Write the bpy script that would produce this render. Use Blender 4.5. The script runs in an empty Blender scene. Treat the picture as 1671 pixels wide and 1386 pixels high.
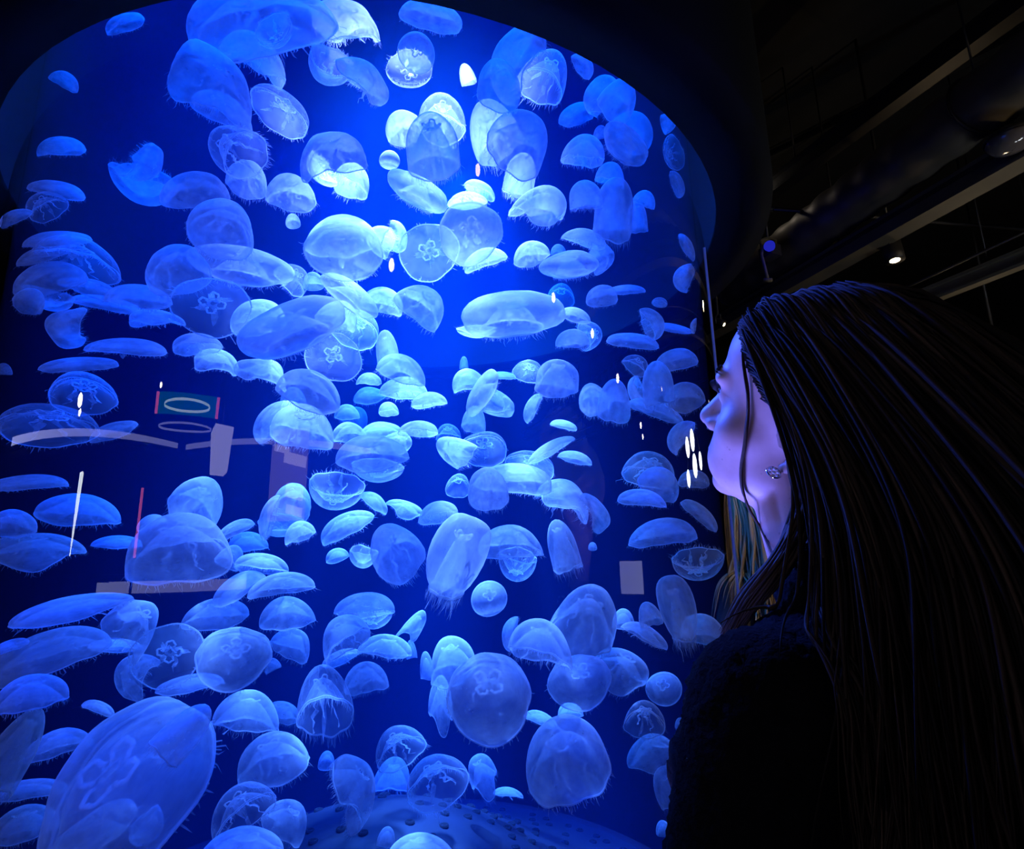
import bpy, bmesh, math, random
import numpy as np
from mathutils import Vector, Matrix

random.seed(7)
rng = np.random.default_rng(11)
C = bpy.context.scene.collection
SC = bpy.context.scene
PI = math.pi

# ------------------------------------------------------------------ camera
F_PX, PITCH, ROLL = 970.4, 0.2245, -0.01778
CAM = np.array([0.0, 0.0, 1.42])
_F = np.array([0, math.cos(PITCH), math.sin(PITCH)])
_U = np.array([0, -math.sin(PITCH), math.cos(PITCH)])
_X = np.array([1.0, 0, 0])
RIGHT = _X * math.cos(ROLL) + _U * math.sin(ROLL)
UP = _U * math.cos(ROLL) - _X * math.sin(ROLL)
FWD = _F
cd = bpy.data.cameras.new('camera')
cam = bpy.data.objects.new('camera', cd)
C.objects.link(cam)
cd.sensor_width = 36.0
cd.lens = F_PX * 36.0 / 1671.0
cd.clip_start = 0.02
cam.matrix_world = Matrix((
    (RIGHT[0], UP[0], -FWD[0], CAM[0]),
    (RIGHT[1], UP[1], -FWD[1], CAM[1]),
    (RIGHT[2], UP[2], -FWD[2], CAM[2]),
    (0, 0, 0, 1)))
SC.camera = cam


def ray(x, y):
    return (x - 835.5) / F_PX * RIGHT + (693.0 - y) / F_PX * UP + FWD


# ------------------------------------------------------------------ view, world
SC.view_settings.view_transform = 'Standard'
SC.view_settings.look = 'None'
SC.view_settings.exposure = 0.0
SC.view_settings.gamma = 1.0
SC.view_settings.use_curve_mapping = False
SC.cycles.transparent_max_bounces = 48
SC.cycles.max_bounces = 4
SC.cycles.diffuse_bounces = 2
SC.cycles.glossy_bounces = 3
SC.cycles.transmission_bounces = 4
SC.cycles.volume_bounces = 0
SC.cycles.use_adaptive_sampling = True
SC.cycles.adaptive_threshold = 0.03
SC.cycles.sample_clamp_indirect = 4.0
SC.cycles.caustics_reflective = False
SC.cycles.caustics_refractive = False

world = bpy.data.worlds.new('dark_hall')
SC.world = world
world.use_nodes = True
world.node_tree.nodes['Background'].inputs[0].default_value = (0.45, 0.5, 0.7, 1)
world.node_tree.nodes['Background'].inputs[1].default_value = 0.0006

# ------------------------------------------------------------------ tank place and lamps
TANK_D, TANK_AZ = 1.4257, -0.2065
TX, TY = TANK_D * math.sin(TANK_AZ), TANK_D * math.cos(TANK_AZ)
R_OUT, R_IN = 0.75, 0.735
Z_RIM, R_RIM = CAM[2] + 0.7167, 0.78
Z_FLOOR = CAM[2] - 0.74
Z_WATER = 2.80


def lamp(name, kind, loc, energy, color, target=None, **kw):
    d = bpy.data.lights.new(name, kind)
    d.energy = energy
    d.color = color
    for k, v in kw.items():
        setattr(d, k, v)
    o = bpy.data.objects.new(name, d)
    C.objects.link(o)
    o.location = loc
    if target is not None:
        o.rotation_euler = (Vector(target) - Vector(loc)).to_track_quat('-Z', 'Y').to_euler()
    return o


# the tank's own lamps: a bright cool spot high in the canopy, a ring of weaker deep blue ones
lamp('tank_spot_lamp', 'SPOT', (TX + 0.05, TY + 0.26, 4.40), 7000.0, (0.54, 0.48, 1.0), (TX + 0.04, TY - 0.12, 0.6),
     spot_size=math.radians(25), spot_blend=1.0, shadow_soft_size=0.08)
lamp('tank_water_lamp', 'SPOT', (TX + 0.12, TY + 0.46, 2.77), 170.0, (0.04, 0.42, 1.0), (TX + 0.08, TY + 0.25, 0.6),
     spot_size=math.radians(95), spot_blend=1.0, shadow_soft_size=0.08)
for k in range(6):
    a = 2 * PI * (k + 0.5) / 6
    lamp('tank_ring_lamp', 'SPOT', (TX + 0.52 * math.cos(a), TY + 0.52 * math.sin(a), 3.70), 430.0, (0.0, 0.11, 1.0),
         (TX + 0.42 * math.cos(a), TY + 0.42 * math.sin(a), 0.6), spot_size=math.radians(44), spot_blend=0.9, shadow_soft_size=0.08)
# unseen blue fill spots added in canopy and base to brighten the woman's face
for sx, sy, z, e in ((-0.42, 0.30, 2.70, 500.0), (-0.22, 0.48, 2.70, 340.0), (0.38, -0.50, 0.80, 95.0), (0.20, -0.60, 0.80, 80.0)):
    lamp('face_fill_lamp', 'SPOT', (TX + sx, TY + sy, z), e, (0.16, 0.16, 1.0), (0.24, 0.66, 1.54),
         spot_size=math.radians(17 if z > 2 else 26), spot_blend=0.9, shadow_soft_size=0.10)


# ------------------------------------------------------------------ helpers
def material(name, build):
    m = bpy.data.materials.new(name)
    m.use_nodes = True
    nt = m.node_tree
    nt.nodes.clear()
    out = nt.nodes.new('ShaderNodeOutputMaterial')
    build(nt, out)
    return m


def node(nt, kind, **inp):
    n = nt.nodes.new(kind)
    for k, v in inp.items():
        if k.startswith('_'):
            setattr(n, k[1:], v)
        else:
            key = int(k[1:]) if k[0] == 'i' and k[1:].isdigit() else k.replace('__', ' ')
            n.inputs[key].default_value = v
    return n


def plain(name, color, rough=0.6, metal=0.0, spec=0.5, noise=0.0, scale=20.0, bump=0.0, bscale=60.0):
    def b(nt, out):
        p = node(nt, 'ShaderNodeBsdfPrincipled')
        p.inputs['Base Color'].default_value = (*color, 1)
        p.inputs['Roughness'].default_value = rough
        p.inputs['Metallic'].default_value = metal
        p.inputs['Specular IOR Level'].default_value = spec
        tc = node(nt, 'ShaderNodeTexCoord')
        if noise:
            t = node(nt, 'ShaderNodeTexNoise', Scale=scale, Detail=4.0)
            nt.links.new(tc.outputs['Object'], t.inputs['Vector'])
            r = node(nt, 'ShaderNodeValToRGB')
            r.color_ramp.elements[0].color = (*[c * (1 - noise) for c in color], 1)
            r.color_ramp.elements[1].color = (*[min(1, c * (1 + noise)) for c in color], 1)
            nt.links.new(t.outputs['Fac'], r.inputs['Fac'])
            nt.links.new(r.outputs['Color'], p.inputs['Base Color'])
        if bump:
            t2 = node(nt, 'ShaderNodeTexNoise', Scale=bscale, Detail=3.0)
            nt.links.new(tc.outputs['Object'], t2.inputs['Vector'])
            bp = node(nt, 'ShaderNodeBump', Strength=bump, Distance=0.004)
            nt.links.new(t2.outputs['Fac'], bp.inputs['Height'])
            nt.links.new(bp.outputs['Normal'], p.inputs['Normal'])
        nt.links.new(p.outputs[0], out.inputs['Surface'])
    return material(name, b)


def glow(name, color, strength):
    def b(nt, out):
        e = node(nt, 'ShaderNodeEmission', Color=(*color, 1), Strength=strength)
        nt.links.new(e.outputs[0], out.inputs['Surface'])
    return material(name, b)


class MB:
    """Collects vertices and faces; build() links them as one mesh object."""
    def __init__(s):
        s.v, s.f = [], []

    def add(s, v, f):
        b = len(s.v)
        s.v.extend([tuple(p) for p in v])
        s.f.extend([tuple(b + i for i in q) for q in f])
        return s

    def box(s, c, d, rot=None):
        v = [Vector((sx * d[0] / 2, sy * d[1] / 2, sz * d[2] / 2)) for sx in (-1, 1) for sy in (-1, 1) for sz in (-1, 1)]
        if rot is not None:
            v = [rot @ p for p in v]
        v = [p + Vector(c) for p in v]
        return s.add(v, [(0, 1, 3, 2), (4, 6, 7, 5), (0, 4, 5, 1), (2, 3, 7, 6), (0, 2, 6, 4), (1, 5, 7, 3)])

    def lathe(s, prof, n=48, c=(0, 0, 0), closed=False):
        v, f = [], []
        for r, z in prof:
            for k in range(n):
                a = 2 * PI * k / n
                v.append((c[0] + r * math.cos(a), c[1] + r * math.sin(a), c[2] + z))
        m = len(prof)
        for i in range(m if closed else m - 1):
            j = (i + 1) % m
            for k in range(n):
                k2 = (k + 1) % n
                f.append((i * n + k, i * n + k2, j * n + k2, j * n + k))
        return s.add(v, f)

    def disc(s, r, z, n=48, c=(0, 0, 0), up=True):
        v = [(c[0] + r * math.cos(2 * PI * k / n), c[1] + r * math.sin(2 * PI * k / n), c[2] + z) for k in range(n)]
        q = tuple(range(n))
        return s.add(v, [q if up else q[::-1]])

    def tube(s, pts, rad, n=8, flat=1.0, cap=True, closed=False):
        pts = [Vector(p) for p in pts]
        m = len(pts)
        if not hasattr(rad, '__len__'):
            rad = [rad] * m
        v, f = [], []
        prev = None
        for i, p in enumerate(pts):
            t = (pts[(i + 1) % m] - pts[i - 1]) if closed else (pts[min(i + 1, m - 1)] - pts[max(i - 1, 0)])
            if t.length < 1e-9:
                t = Vector((0, 0, 1))
            t.normalize()
            if prev is None:
                u = t.orthogonal().normalized()
            else:
                u = prev - t * prev.dot(t)
                u = u.normalized() if u.length > 1e-6 else t.orthogonal().normalized()
            prev = u
            w = t.cross(u)
            for k in range(n):
                a = 2 * PI * k / n
                v.append(p + (u * math.cos(a) + w * math.sin(a) * flat) * rad[i])
        for i in range(m if closed else m - 1):
            j = (i + 1) % m
            for k in range(n):
                k2 = (k + 1) % n
                f.append((i * n + k, i * n + k2, j * n + k2, j * n + k))
        if cap and not closed:
            f.append(tuple(range(n))[::-1])
            f.append(tuple((m - 1) * n + k for k in range(n)))
        return s.add(v, f)

    def mesh(s, name, mat, smooth=True):
        me = bpy.data.meshes.new(name)
        me.from_pydata(s.v, [], s.f)
        if smooth:
            me.polygons.foreach_set('use_smooth', [True] * len(me.polygons))
        me.materials.append(mat)
        me.update()
        return me

    def build(s, name, mat, parent=None, smooth=True):
        return link(name, s.mesh(name, mat, smooth), parent)


def link(name, me, parent=None):
    o = bpy.data.objects.new(name, me)
    C.objects.link(o)
    if parent is not None:
        o.parent = parent
    return o


def tag(o, label=None, cat=None, group=None, kind=None):
    for k, v in (('label', label), ('category', cat), ('group', group), ('kind', kind)):
        if v:
            o[k] = v
    return o


def thing(name, label, cat, loc=(0, 0, 0), rot=None, group=None):
    o = bpy.data.objects.new(name, None)
    C.objects.link(o)
    o.location = loc
    o.empty_display_size = 0.1
    if rot is not None:
        o.rotation_euler = rot
    return tag(o, label, cat, group)


# ------------------------------------------------------------------ materials of the tank
def _acrylic(nt, out, ior=1.49):
    fr = node(nt, 'ShaderNodeFresnel', IOR=ior)
    geo = node(nt, 'ShaderNodeNewGeometry')
    inv = node(nt, 'ShaderNodeMath', _operation='SUBTRACT', i0=1.0)
    nt.links.new(geo.outputs['Backfacing'], inv.inputs[1])
    mul = node(nt, 'ShaderNodeMath', _operation='MULTIPLY')
    nt.links.new(fr.outputs[0], mul.inputs[0])
    nt.links.new(inv.outputs[0], mul.inputs[1])
    tr = node(nt, 'ShaderNodeBsdfTransparent', Color=(0.98, 0.99, 1.0, 1))
    gl = node(nt, 'ShaderNodeBsdfGlossy', Color=(1, 1, 1, 1), Roughness=0.0)
    mx = node(nt, 'ShaderNodeMixShader')
    nt.links.new(mul.outputs[0], mx.inputs[0])
    nt.links.new(tr.outputs[0], mx.inputs[1])
    nt.links.new(gl.outputs[0], mx.inputs[2])
    nt.links.new(mx.outputs[0], out.inputs['Surface'])


def _water(nt, out):
    s = node(nt, 'ShaderNodeVolumeScatter', Color=(0.01, 0.20, 1.0, 1), Density=0.13, Anisotropy=0.1)
    a = node(nt, 'ShaderNodeVolumeAbsorption', Color=(0.0, 0.56, 0.95, 1), Density=1.1)
    ad = node(nt, 'ShaderNodeAddShader')
    nt.links.new(s.outputs[0], ad.inputs[0])
    nt.links.new(a.outputs[0], ad.inputs[1])
    nt.links.new(ad.outputs[0], out.inputs['Volume'])


M_ACRYLIC = material('clear_acrylic', _acrylic)
M_ACRYLIC_WET = material('clear_acrylic_wet_side', lambda nt, out: _acrylic(nt, out, 1.06))
M_WATER = material('blue_water', _water)
M_BLACK = plain('black_paint', (0.004, 0.004, 0.005), 0.8, spec=0.2, noise=0.3, scale=8)
M_SKIRT = plain('canopy_lining', (0.018, 0.018, 0.022), 0.6, noise=0.2, scale=6)
M_TANKFLOOR = plain('tank_floor_plate', (0.03, 0.033, 0.045), 0.45, noise=0.35, scale=14)
M_HOLE = plain('hole_shadow', (0.004, 0.004, 0.006), 0.9)

tank = thing('aquarium_tank', 'tall round acrylic jellyfish tank glowing blue from above', 'aquarium', (TX, TY, 0))
aw = MB().lathe([(R_OUT, 0.60), (R_OUT, 0.602), (R_OUT, 2.858), (R_OUT, 2.86), (R_IN, 2.86), (R_IN, 2.858), (R_IN, 0.602), (R_IN, 0.60)], 128, closed=True).build('acrylic_wall', M_ACRYLIC, tank)
aw.data.materials.append(M_ACRYLIC_WET)
for p in aw.data.polygons:
    p.material_index = 1 if 4 * 128 <= p.index < 7 * 128 else 0
m = MB().lathe([(R_IN - 0.002, 0.62), (R_IN - 0.002, Z_WATER)], 96)
m.disc(R_IN - 0.002, 0.62, 96, up=False).disc(R_IN - 0.002, Z_WATER, 96)
sa = math.radians(-23.5)  # pale strip added on the wall to imitate the bright edge reflection
EDGE_ROT = Matrix.Rotation(sa, 3, 'Z')
MB().box(EDGE_ROT @ Vector((R_OUT + 0.0012, 0, 1.33)), (0.003, 0.006, 1.40), EDGE_ROT).build('edge_gleam_strip', plain('edge_gleam', (0.6, 0.65, 0.75), 0.3), tank, smooth=False)
water = m.build('water', M_WATER, tank)
water['label'] = 'clear deep blue water filling the tank'
# perforated floor: a low dome
APEX = 0.235
def dome_z(r):
    return Z_FLOOR + APEX * (0.5 + 0.5 * math.cos(PI * min(1.0, r / 0.72)))
prof = [(0.001 + 0.731 * i / 24, dome_z(0.731 * i / 24)) for i in range(25)]
prof += [(0.731, 0.625), (0.001, 0.625)]
floor_plate = MB().lathe(prof, 72).build('floor_plate', M_TANKFLOOR, tank)
floor_plate['label'] = 'dark perforated dome at the bottom of the tank'
hm = MB()
for ring in range(2, 15):
    r = ring * 0.047
    n = max(6, int(2 * PI * r / 0.052))
    for k in range(n):
        if rng.random() < 0.28:
            continue
        a = 2 * PI * (k + 0.5 * (ring % 2)) / n + rng.normal(0, 0.02)
        rr = r + rng.normal(0, 0.004)
        p = (rr * math.cos(a), rr * math.sin(a), dome_z(rr) + 0.002)
        hm.lathe([(0.0105, -0.002), (0.0095, 0.0022), (0.0068, 0.0026), (0.006, -0.001), (0.0005, -0.001)], 8, c=p)
holes = hm.build('perforation', M_HOLE, floor_plate)
holes['kind'] = 'stuff'
dr = MB()
dp = (0.03, -0.30, dome_z(0.30) + 0.004)
dr.lathe([(0.034, -0.012), (0.032, 0.006), (0.020, 0.012), (0.013, 0.010), (0.012, -0.004), (0.0005, -0.004)], 24, c=dp)
drain = dr.build('drain_fitting', M_TANKFLOOR, tank)
drain['label'] = 'small round drain fitting on the perforated floor'
pl = MB().lathe([(0.80, 0.0), (0.80, 0.60), (0.77, 0.66), (0.752, 0.66), (0.752, 0.60), (0.001, 0.60)], 72)
pl.build('plinth', M_BLACK, tank)

canopy = thing('tank_canopy', 'black round canopy hanging over the top of the tank', 'canopy', (TX, TY, Z_RIM))
zt = 4.55 - Z_RIM
MB().lathe([(R_RIM + 0.11, zt), (R_RIM + 0.11, 0.0), (R_RIM, 0.0), (R_RIM, 0.012)], 96).build('outer_skirt', M_BLACK, canopy)
MB().lathe([(R_RIM, 0.012), (R_RIM, zt - 0.03)], 96).build('inner_lining', M_SKIRT, canopy)
m = MB().lathe([(0.001, zt), (R_RIM + 0.11, zt)], 96)
m.lathe([(R_RIM, zt - 0.03), (0.001, zt - 0.03)], 96)
m.build('lid', M_BLACK, canopy)
# x, y, across, along, apex direction (deg), apex towards viewer, form, depth (0 front .. 1 back, -1 free), label
# forms: d dome, s saucer, c contracted bell, f folded, r clear disc, p small plain, o ovoid
JELLIES = [
(202,36,62,24,105,.2,'s',.7,"faint blue jellyfish smear hugging the black canopy rim, upper left"),
(93,112,46,27,54,.1,'d',.4,"small tilted blue jellyfish high at the far left with a trailing thread"),
(81,221,86,31,94,.1,'d',.45,"dim flat-bottomed jellyfish beside the lone warm dot, upper left"),
(68,287,98,33,80,.2,'s',.5,"dim oval jellyfish at the left edge, upper of an overlapping pair"),
(43,313,76,46,120,-.4,'r',.4,"dim rimmed jellyfish at the left edge below a dim oval one"),
(22,334,58,22,118,.1,'s',.25,"slim jellyfish tucked into the left tank edge, low in the upper-left trio"),
(354,122,112,74,55,.3,'f',.35,"petal-edged bright jellyfish, upper of the flower-like pair at upper left"),
(366,176,98,42,62,.2,'d',.45,"crescent jellyfish under the petal-edged one at upper left"),
(420,14,220,86,98,.35,'d',.3,"very large blue jellyfish cut by the canopy rim at the top"),
(415,84,98,50,70,.1,'f',.5,"pointed blue jellyfish under the very large one at the canopy rim"),
(451,57,66,38,-60,-.5,'r',.6,"curled jellyfish with a ring mark between two big blue ones at the top"),
(377,240,80,76,150,-.75,'r',.4,"round jellyfish with a four-lobed pale middle and a ragged right side"),
(242,268,62,42,-35,.1,'f',.5,"cup-shaped jellyfish with a raised horn, head of the horse-like pair"),
(235,308,86,54,255,-.3,'d',.6,"rounded blue jellyfish under the horned cup, body of the horse-like pair"),
(318,305,106,52,95,.35,'d',.35,"bright two-tone oval jellyfish right of the horse-like pair"),
(404,286,64,48,80,.4,'d',.5,"pale blunt jellyfish joining the two-tone oval and a smooth oval"),
(366,363,106,86,70,.65,'d',.3,"large pale round jellyfish with a cloudy core, left of the tiny round one"),
(708,21,94,38,76,.25,'d',0.2,"pale oval jellyfish touching the canopy rim at top centre"),
(680,83,61,54,95,.95,'p',0.22,"plain round pale disc jellyfish alone near top centre"),
(668,117,72,48,265,-.7,'r',.9,"ghostly faint jellyfish just behind the plain round disc near the top"),
(564,30,112,60,80,.2,'f',.95,"ghostly blue jellyfish fading near the top, right of the very large one"),
(534,114,70,52,240,-.6,'d',0.3,"oval jellyfish with a frilled mouth, left half of the fish-tail pair at top"),
(602,130,78,46,30,.15,'f',0.2,"bent pale jellyfish, right half of the fish-tail pair at top"),
(463,177,98,56,52,-.5,'r',.4,"almond-shaped jellyfish with bright inner frills, upper left of centre"),
(722,186,78,66,85,-.6,'r',0.4,"clear round jellyfish behind the smiling-marked dome"),
(655,203,60,42,112,.35,'d',0.4,"bright small oval jellyfish left of the smiling-marked dome"),
(706,230,84,86,92,.45,'c',0.14,"lavender dome jellyfish whose gonads look like a smiling face"),
(803,207,80,84,112,.5,'d',0.3,"tall pale jellyfish behind the big dome right of the smiling-marked one"),
(853,222,102,78,62,.45,'d',0.15,"big lavender dome jellyfish with fine creases, upper right of centre"),
(851,284,52,62,78,.1,'c',.4,"pear-shaped jellyfish tapering down under the big creased dome"),
(540,242,104,52,100,.15,'f',0.2,"shark-like lavender jellyfish with a raised fin, upper centre"),
(521,280,58,30,215,-.2,'d',.5,"crescent jellyfish along the belly of the shark-like one"),
(577,291,60,50,60,-.55,'d',.55,"open-mouthed jellyfish below the shark-like one"),
(473,308,80,50,86,.4,'d',.4,"smooth bright oval jellyfish above the tiny round one"),
(635,259,34,27,90,.8,'p',.6,"small plain oval disc jellyfish left below the smiling-marked dome"),
(685,312,108,42,60,.2,'o',.35,"long lavender jellyfish slanting down to the right with a left tail"),
(784,308,52,25,62,-.25,'s',.7,"tiny glowing slanted jellyfish above the flat glowing one, centre top"),
(761,326,64,28,92,-.35,'s',.6,"flat glowing jellyfish resting on top of the wide dotted-clover disc"),
(769,375,106,78,80,.9,'d',0.2,"wide lavender disc jellyfish with a dotted clover mark, right of the clearest clover"),
(813,131,74,70,85,.8,'d',0.15,"lavender round jellyfish with dark specks in the top right cluster"),
(840,84,98,62,130,.2,'f',0.15,"leaning pale jellyfish at the top of the top right cluster, near the rim"),
(894,118,80,72,60,-.6,'r',.5,"clear round jellyfish with swirled insides, right side of the top right cluster"),
(761,121,26,30,110,.2,'p',.6,"tiny lobe-like jellyfish on the left flank of the top right cluster"),
(954,106,46,24,40,.3,'s',.35,"half-hidden blue jellyfish on the right slope of the canopy rim"),
(977,152,62,46,140,-.3,'f',.5,"creased blue jellyfish under the right slope of the canopy rim"),
(1012,157,64,56,60,.6,'d',.35,"smooth blue dome jellyfish touching the right slope of the rim"),
(942,184,58,32,100,.3,'s',.95,"ghostly blurred jellyfish under the right rim slope"),
(1040,212,72,50,35,.4,'d',.85,"deep blue ghost jellyfish right of the slanted bullet one"),
(954,243,66,46,86,-.35,'d',.4,"mushroom jellyfish with folded arms like a knot, upper right"),
(1022,235,86,46,50,.3,'o',.35,"bullet-shaped pale jellyfish slanting down right at upper right"),
(980,216,26,20,100,.1,'p',.5,"tiny knob-like jellyfish at the head of the slanted bullet one"),
(1092,200,30,22,20,.2,'p',.4,"tiny violet jellyfish just inside the upper right rim"),
(1096,252,54,30,200,-.5,'r',.3,"upright violet oval jellyfish with a cross mark near the right edge"),
(1126,285,56,20,25,.2,'s',.3,"thin violet upright jellyfish against the upper right tank edge"),
(997,282,50,32,82,-.2,'d',.6,"small cap jellyfish above the tall veined bell at right"),
(1003,336,66,84,88,.35,'c',.35,"tall clear veined bell jellyfish in the right cluster"),
(954,316,56,40,95,.1,'c',.3,"bright mushroom cap jellyfish with a stalk left of the veined bell"),
(890,330,86,50,68,.15,'f',.4,"pale jellyfish with a pointed left tip, right of the dotted-clover disc"),
(1053,323,36,22,70,.1,'d',.55,"small pale cap jellyfish right of the tall veined bell"),
(1040,352,34,46,100,.1,'c',.6,"dim violet thimble jellyfish right of the tall veined bell"),
(891,350,46,22,270,-.3,'r',.8,"faint outline jellyfish beneath the pointed-tip one at right"),
(957,387,72,26,74,-.15,'d',.45,"arched bright cap jellyfish above the long pale sausage one at right"),
(866,410,56,33,100,.3,'d',.5,"clean bright oval jellyfish alone right of the dotted-clover disc"),
(929,431,96,42,100,.2,'o',.35,"long pale sausage jellyfish at right of centre"),
(985,417,40,38,30,-.6,'f',.5,"ragged clear jellyfish at the right tip of the pale sausage one"),
(911,407,26,16,90,.2,'p',.75,"faint little cap jellyfish on top of the pale sausage one"),
(1133,396,52,19,30,.2,'s',.4,"blurred violet streak jellyfish by the right tank edge, upper"),
(1117,454,46,26,175,.2,'d',.35,"upright violet bean jellyfish near the right edge"),
(982,479,52,28,95,.3,'d',.4,"bright oval jellyfish with a long flat tail behind it, right"),
(1022,472,58,15,92,.1,'s',.6,"flat tail-like jellyfish right of a bright oval one"),
(1077,492,25,15,80,-.5,'p',.4,"tiny speckled oval jellyfish at right, above the upright violet one"),
(916,479,42,38,90,-.8,'r',.85,"faint round jellyfish at the upper right corner of the whale-like one"),
(835,510,162,70,94,.25,'o',.25,"huge whale-like pale jellyfish right of centre"),
(779,542,64,22,270,-.2,'s',.4,"flat bright jellyfish tucked under the left of the whale-like one"),
(938,512,52,20,80,.15,'d',.5,"slim bright jellyfish at the right end of the whale-like one"),
(934,551,58,27,95,.1,'d',.4,"bright flat jellyfish with a fringed underside below the whale-like one"),
(966,546,46,36,10,-.4,'r',.7,"dim round jellyfish behind the bright fringed flat one, right"),
(1068,527,52,32,25,-.3,'d',.4,"slanted upright violet jellyfish above a dim flat one, right"),
(1035,555,78,24,84,.15,'s',.5,"dim flat violet jellyfish right of the fringed flat one"),
(1096,535,62,12,80,.1,'s',.9,"faint thin jellyfish stretched near the right edge"),
(1154,525,30,11,175,.1,'s',.3,"sliver of a jellyfish on the right tank edge above the face"),
(865,603,50,34,70,-.6,'r',.5,"oval jellyfish with a clover, left of the two-legged dome"),
(909,612,74,50,86,.25,'c',.3,"two-legged dome jellyfish with arms hanging like trousers"),
(967,647,46,50,100,.8,'d',.4,"speckled round jellyfish, left of the side-by-side pair at right"),
(1002,648,50,60,88,.7,'d',.35,"tall round jellyfish, right of the side-by-side pair at right"),
(1040,593,42,28,60,-.4,'r',.5,"small rimmed jellyfish left of the dancing cluster near the right edge"),
(1103,583,68,28,100,.2,'d',.35,"swept cap jellyfish on top of the dancing cluster near the right edge"),
(1073,622,52,64,98,.3,'c',.3,"smooth violet-blue body of the dancing cluster near the right edge"),
(1040,646,62,25,205,-.2,'d',.5,"crescent jellyfish at the lower left of the dancing cluster"),
(1070,667,86,25,70,.1,'s',.45,"long flat jellyfish beneath the dancing cluster"),
(1141,640,76,46,95,.3,'d',.2,"dull violet dome jellyfish at the tank edge by the nose"),
(868,664,50,22,150,.1,'s',.5,"narrow slanting jellyfish like a dropped feather below the two-legged dome"),
(761,618,52,32,110,.1,'d',.5,"cap jellyfish at the upper left of the star-like tangle"),
(786,640,84,32,150,.15,'o',.35,"slanting pale body jellyfish through the star-like tangle"),
(821,664,40,40,-30,-.4,'f',.5,"ruffled flower jellyfish at the lower right of the star-like tangle"),
(816,613,52,13,92,.1,'s',.7,"thin wing-like jellyfish at the top right of the star-like tangle"),
(774,682,40,38,80,.3,'d',.5,"blunt jellyfish at the foot of the star-like tangle"),
(757,592,15,20,90,.2,'p',.8,"faint tiny bead jellyfish over the star-like tangle"),
(478,359,24,21,90,.6,'p',.5,"tiny round jellyfish alone left of the huge pale cloud one"),
(562,402,116,86,85,.8,'d',.25,"huge pale cloud-like jellyfish, centre left of the clearest clover"),
(556,380,120,60,95,.3,'s',.55,"wide jellyfish hidden behind the huge pale cloud one"),
(617,391,46,44,160,-.5,'d',.45,"bowl-like bright jellyfish on the right shoulder of the huge pale cloud"),
(652,387,50,28,0,.3,'s',.6,"upright pale oval jellyfish between the huge cloud and the clearest clover"),
(700,411,94,84,90,-.95,'r',.35,"clearest round jellyfish with a bright white clover, centre"),
(789,420,68,27,112,.1,'d',.5,"feathery slanted jellyfish under the dotted-clover disc"),
(400,432,152,56,78,.2,'o',.3,"long ragged pale jellyfish with a fringed belly, left of centre"),
(482,452,54,40,45,-.45,'r',.5,"oval shell-like jellyfish at the right tip of the long ragged one"),
(511,457,32,26,90,.4,'p',.6,"small square-ended pale jellyfish beside the shell-like oval"),
(572,480,106,38,50,.2,'o',.3,"lavender arm-like jellyfish slanting down from the huge pale cloud"),
(627,488,70,38,70,.2,'d',.45,"bright dome jellyfish with a fringe, between the lavender arm and a tilted oval"),
(694,494,84,54,50,.4,'d',.35,"tilted oval jellyfish with a hairy lower left edge, centre"),
(472,532,186,72,115,.25,'o',.15,"giant lavender sweep-shaped jellyfish left of centre"),
(557,512,62,42,60,.3,'d',.4,"bright round end jellyfish on the right of the giant lavender sweep"),
(584,532,74,60,60,-.7,'r',.6,"clear jellyfish with white curly gonads behind the giant sweep's right end"),
(544,580,84,74,90,-.95,'r',.3,"clear wheel-like jellyfish with four small rings, below the giant sweep"),
(632,572,38,64,96,.1,'c',.4,"upright cone jellyfish, neck of the pony-like pair at centre"),
(655,598,84,38,74,.1,'d',.35,"arched dome jellyfish, back of the pony-like pair at centre"),
(659,631,76,32,92,-.15,'d',.4,"bright mushroom jellyfish straight under the pony-like pair"),
(602,618,38,19,88,.1,'d',.55,"small cap jellyfish left of the mushroom under the pony-like pair"),
(602,644,50,26,90,.3,'s',.85,"dim oval jellyfish below a small cap, left of the bright mushroom"),
(699,651,54,22,95,-.1,'d',.45,"flat bright jellyfish lower right of the bright mushroom at centre"),
(633,666,31,20,90,-.3,'d',.5,"little cap jellyfish with dotted middle below the bright mushroom"),
(506,630,102,54,74,.3,'d',.3,"large dome jellyfish leaning right, below the clear wheel"),
(478,646,40,28,100,.1,'d',.5,"small bright frilled jellyfish under the left of the leaning dome"),
(430,602,78,36,86,.1,'f',.4,"fringed bright jellyfish under the giant sweep's left end"),
(422,512,80,50,95,.3,'d',.6,"pale cap jellyfish behind the giant sweep's left half"),
(495,690,96,66,78,.4,'d',.3,"big smooth dome jellyfish over the reflected poster"),
(442,684,82,36,140,.1,'d',.4,"curved bright claw jellyfish left of the big smooth dome"),
(566,672,40,24,90,.2,'s',.8,"dim flat jellyfish right of the big smooth dome, upper"),
(582,680,44,32,60,.3,'d',.9,"dim blue round jellyfish right of the big smooth dome, lower"),
(63,371,122,25,94,.1,'s',.4,"long slim blurred jellyfish at left, top of the left pile"),
(40,399,92,28,104,.1,'s',.35,"slanted slim jellyfish second in the left pile"),
(126,416,114,66,70,-.45,'r',.4,"large rimmed jellyfish with dark insides at right of the left pile"),
(58,438,122,52,100,.3,'d',.55,"broad dim jellyfish at the heart of the left pile"),
(141,465,72,24,84,.1,'f',.5,"pointed fin-like jellyfish at the lower right of the left pile"),
(20,476,52,46,60,.5,'d',.3,"round dim jellyfish at the left edge below the left pile"),
(81,492,62,32,255,-.3,'d',.5,"bowl-like dim jellyfish hanging below the left pile"),
(225,480,100,21,86,.1,'d',.4,"slim violet-edged jellyfish right of the left pile"),
(177,495,96,18,76,.1,'s',.75,"faint long jellyfish under the slim violet-edged one"),
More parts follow.
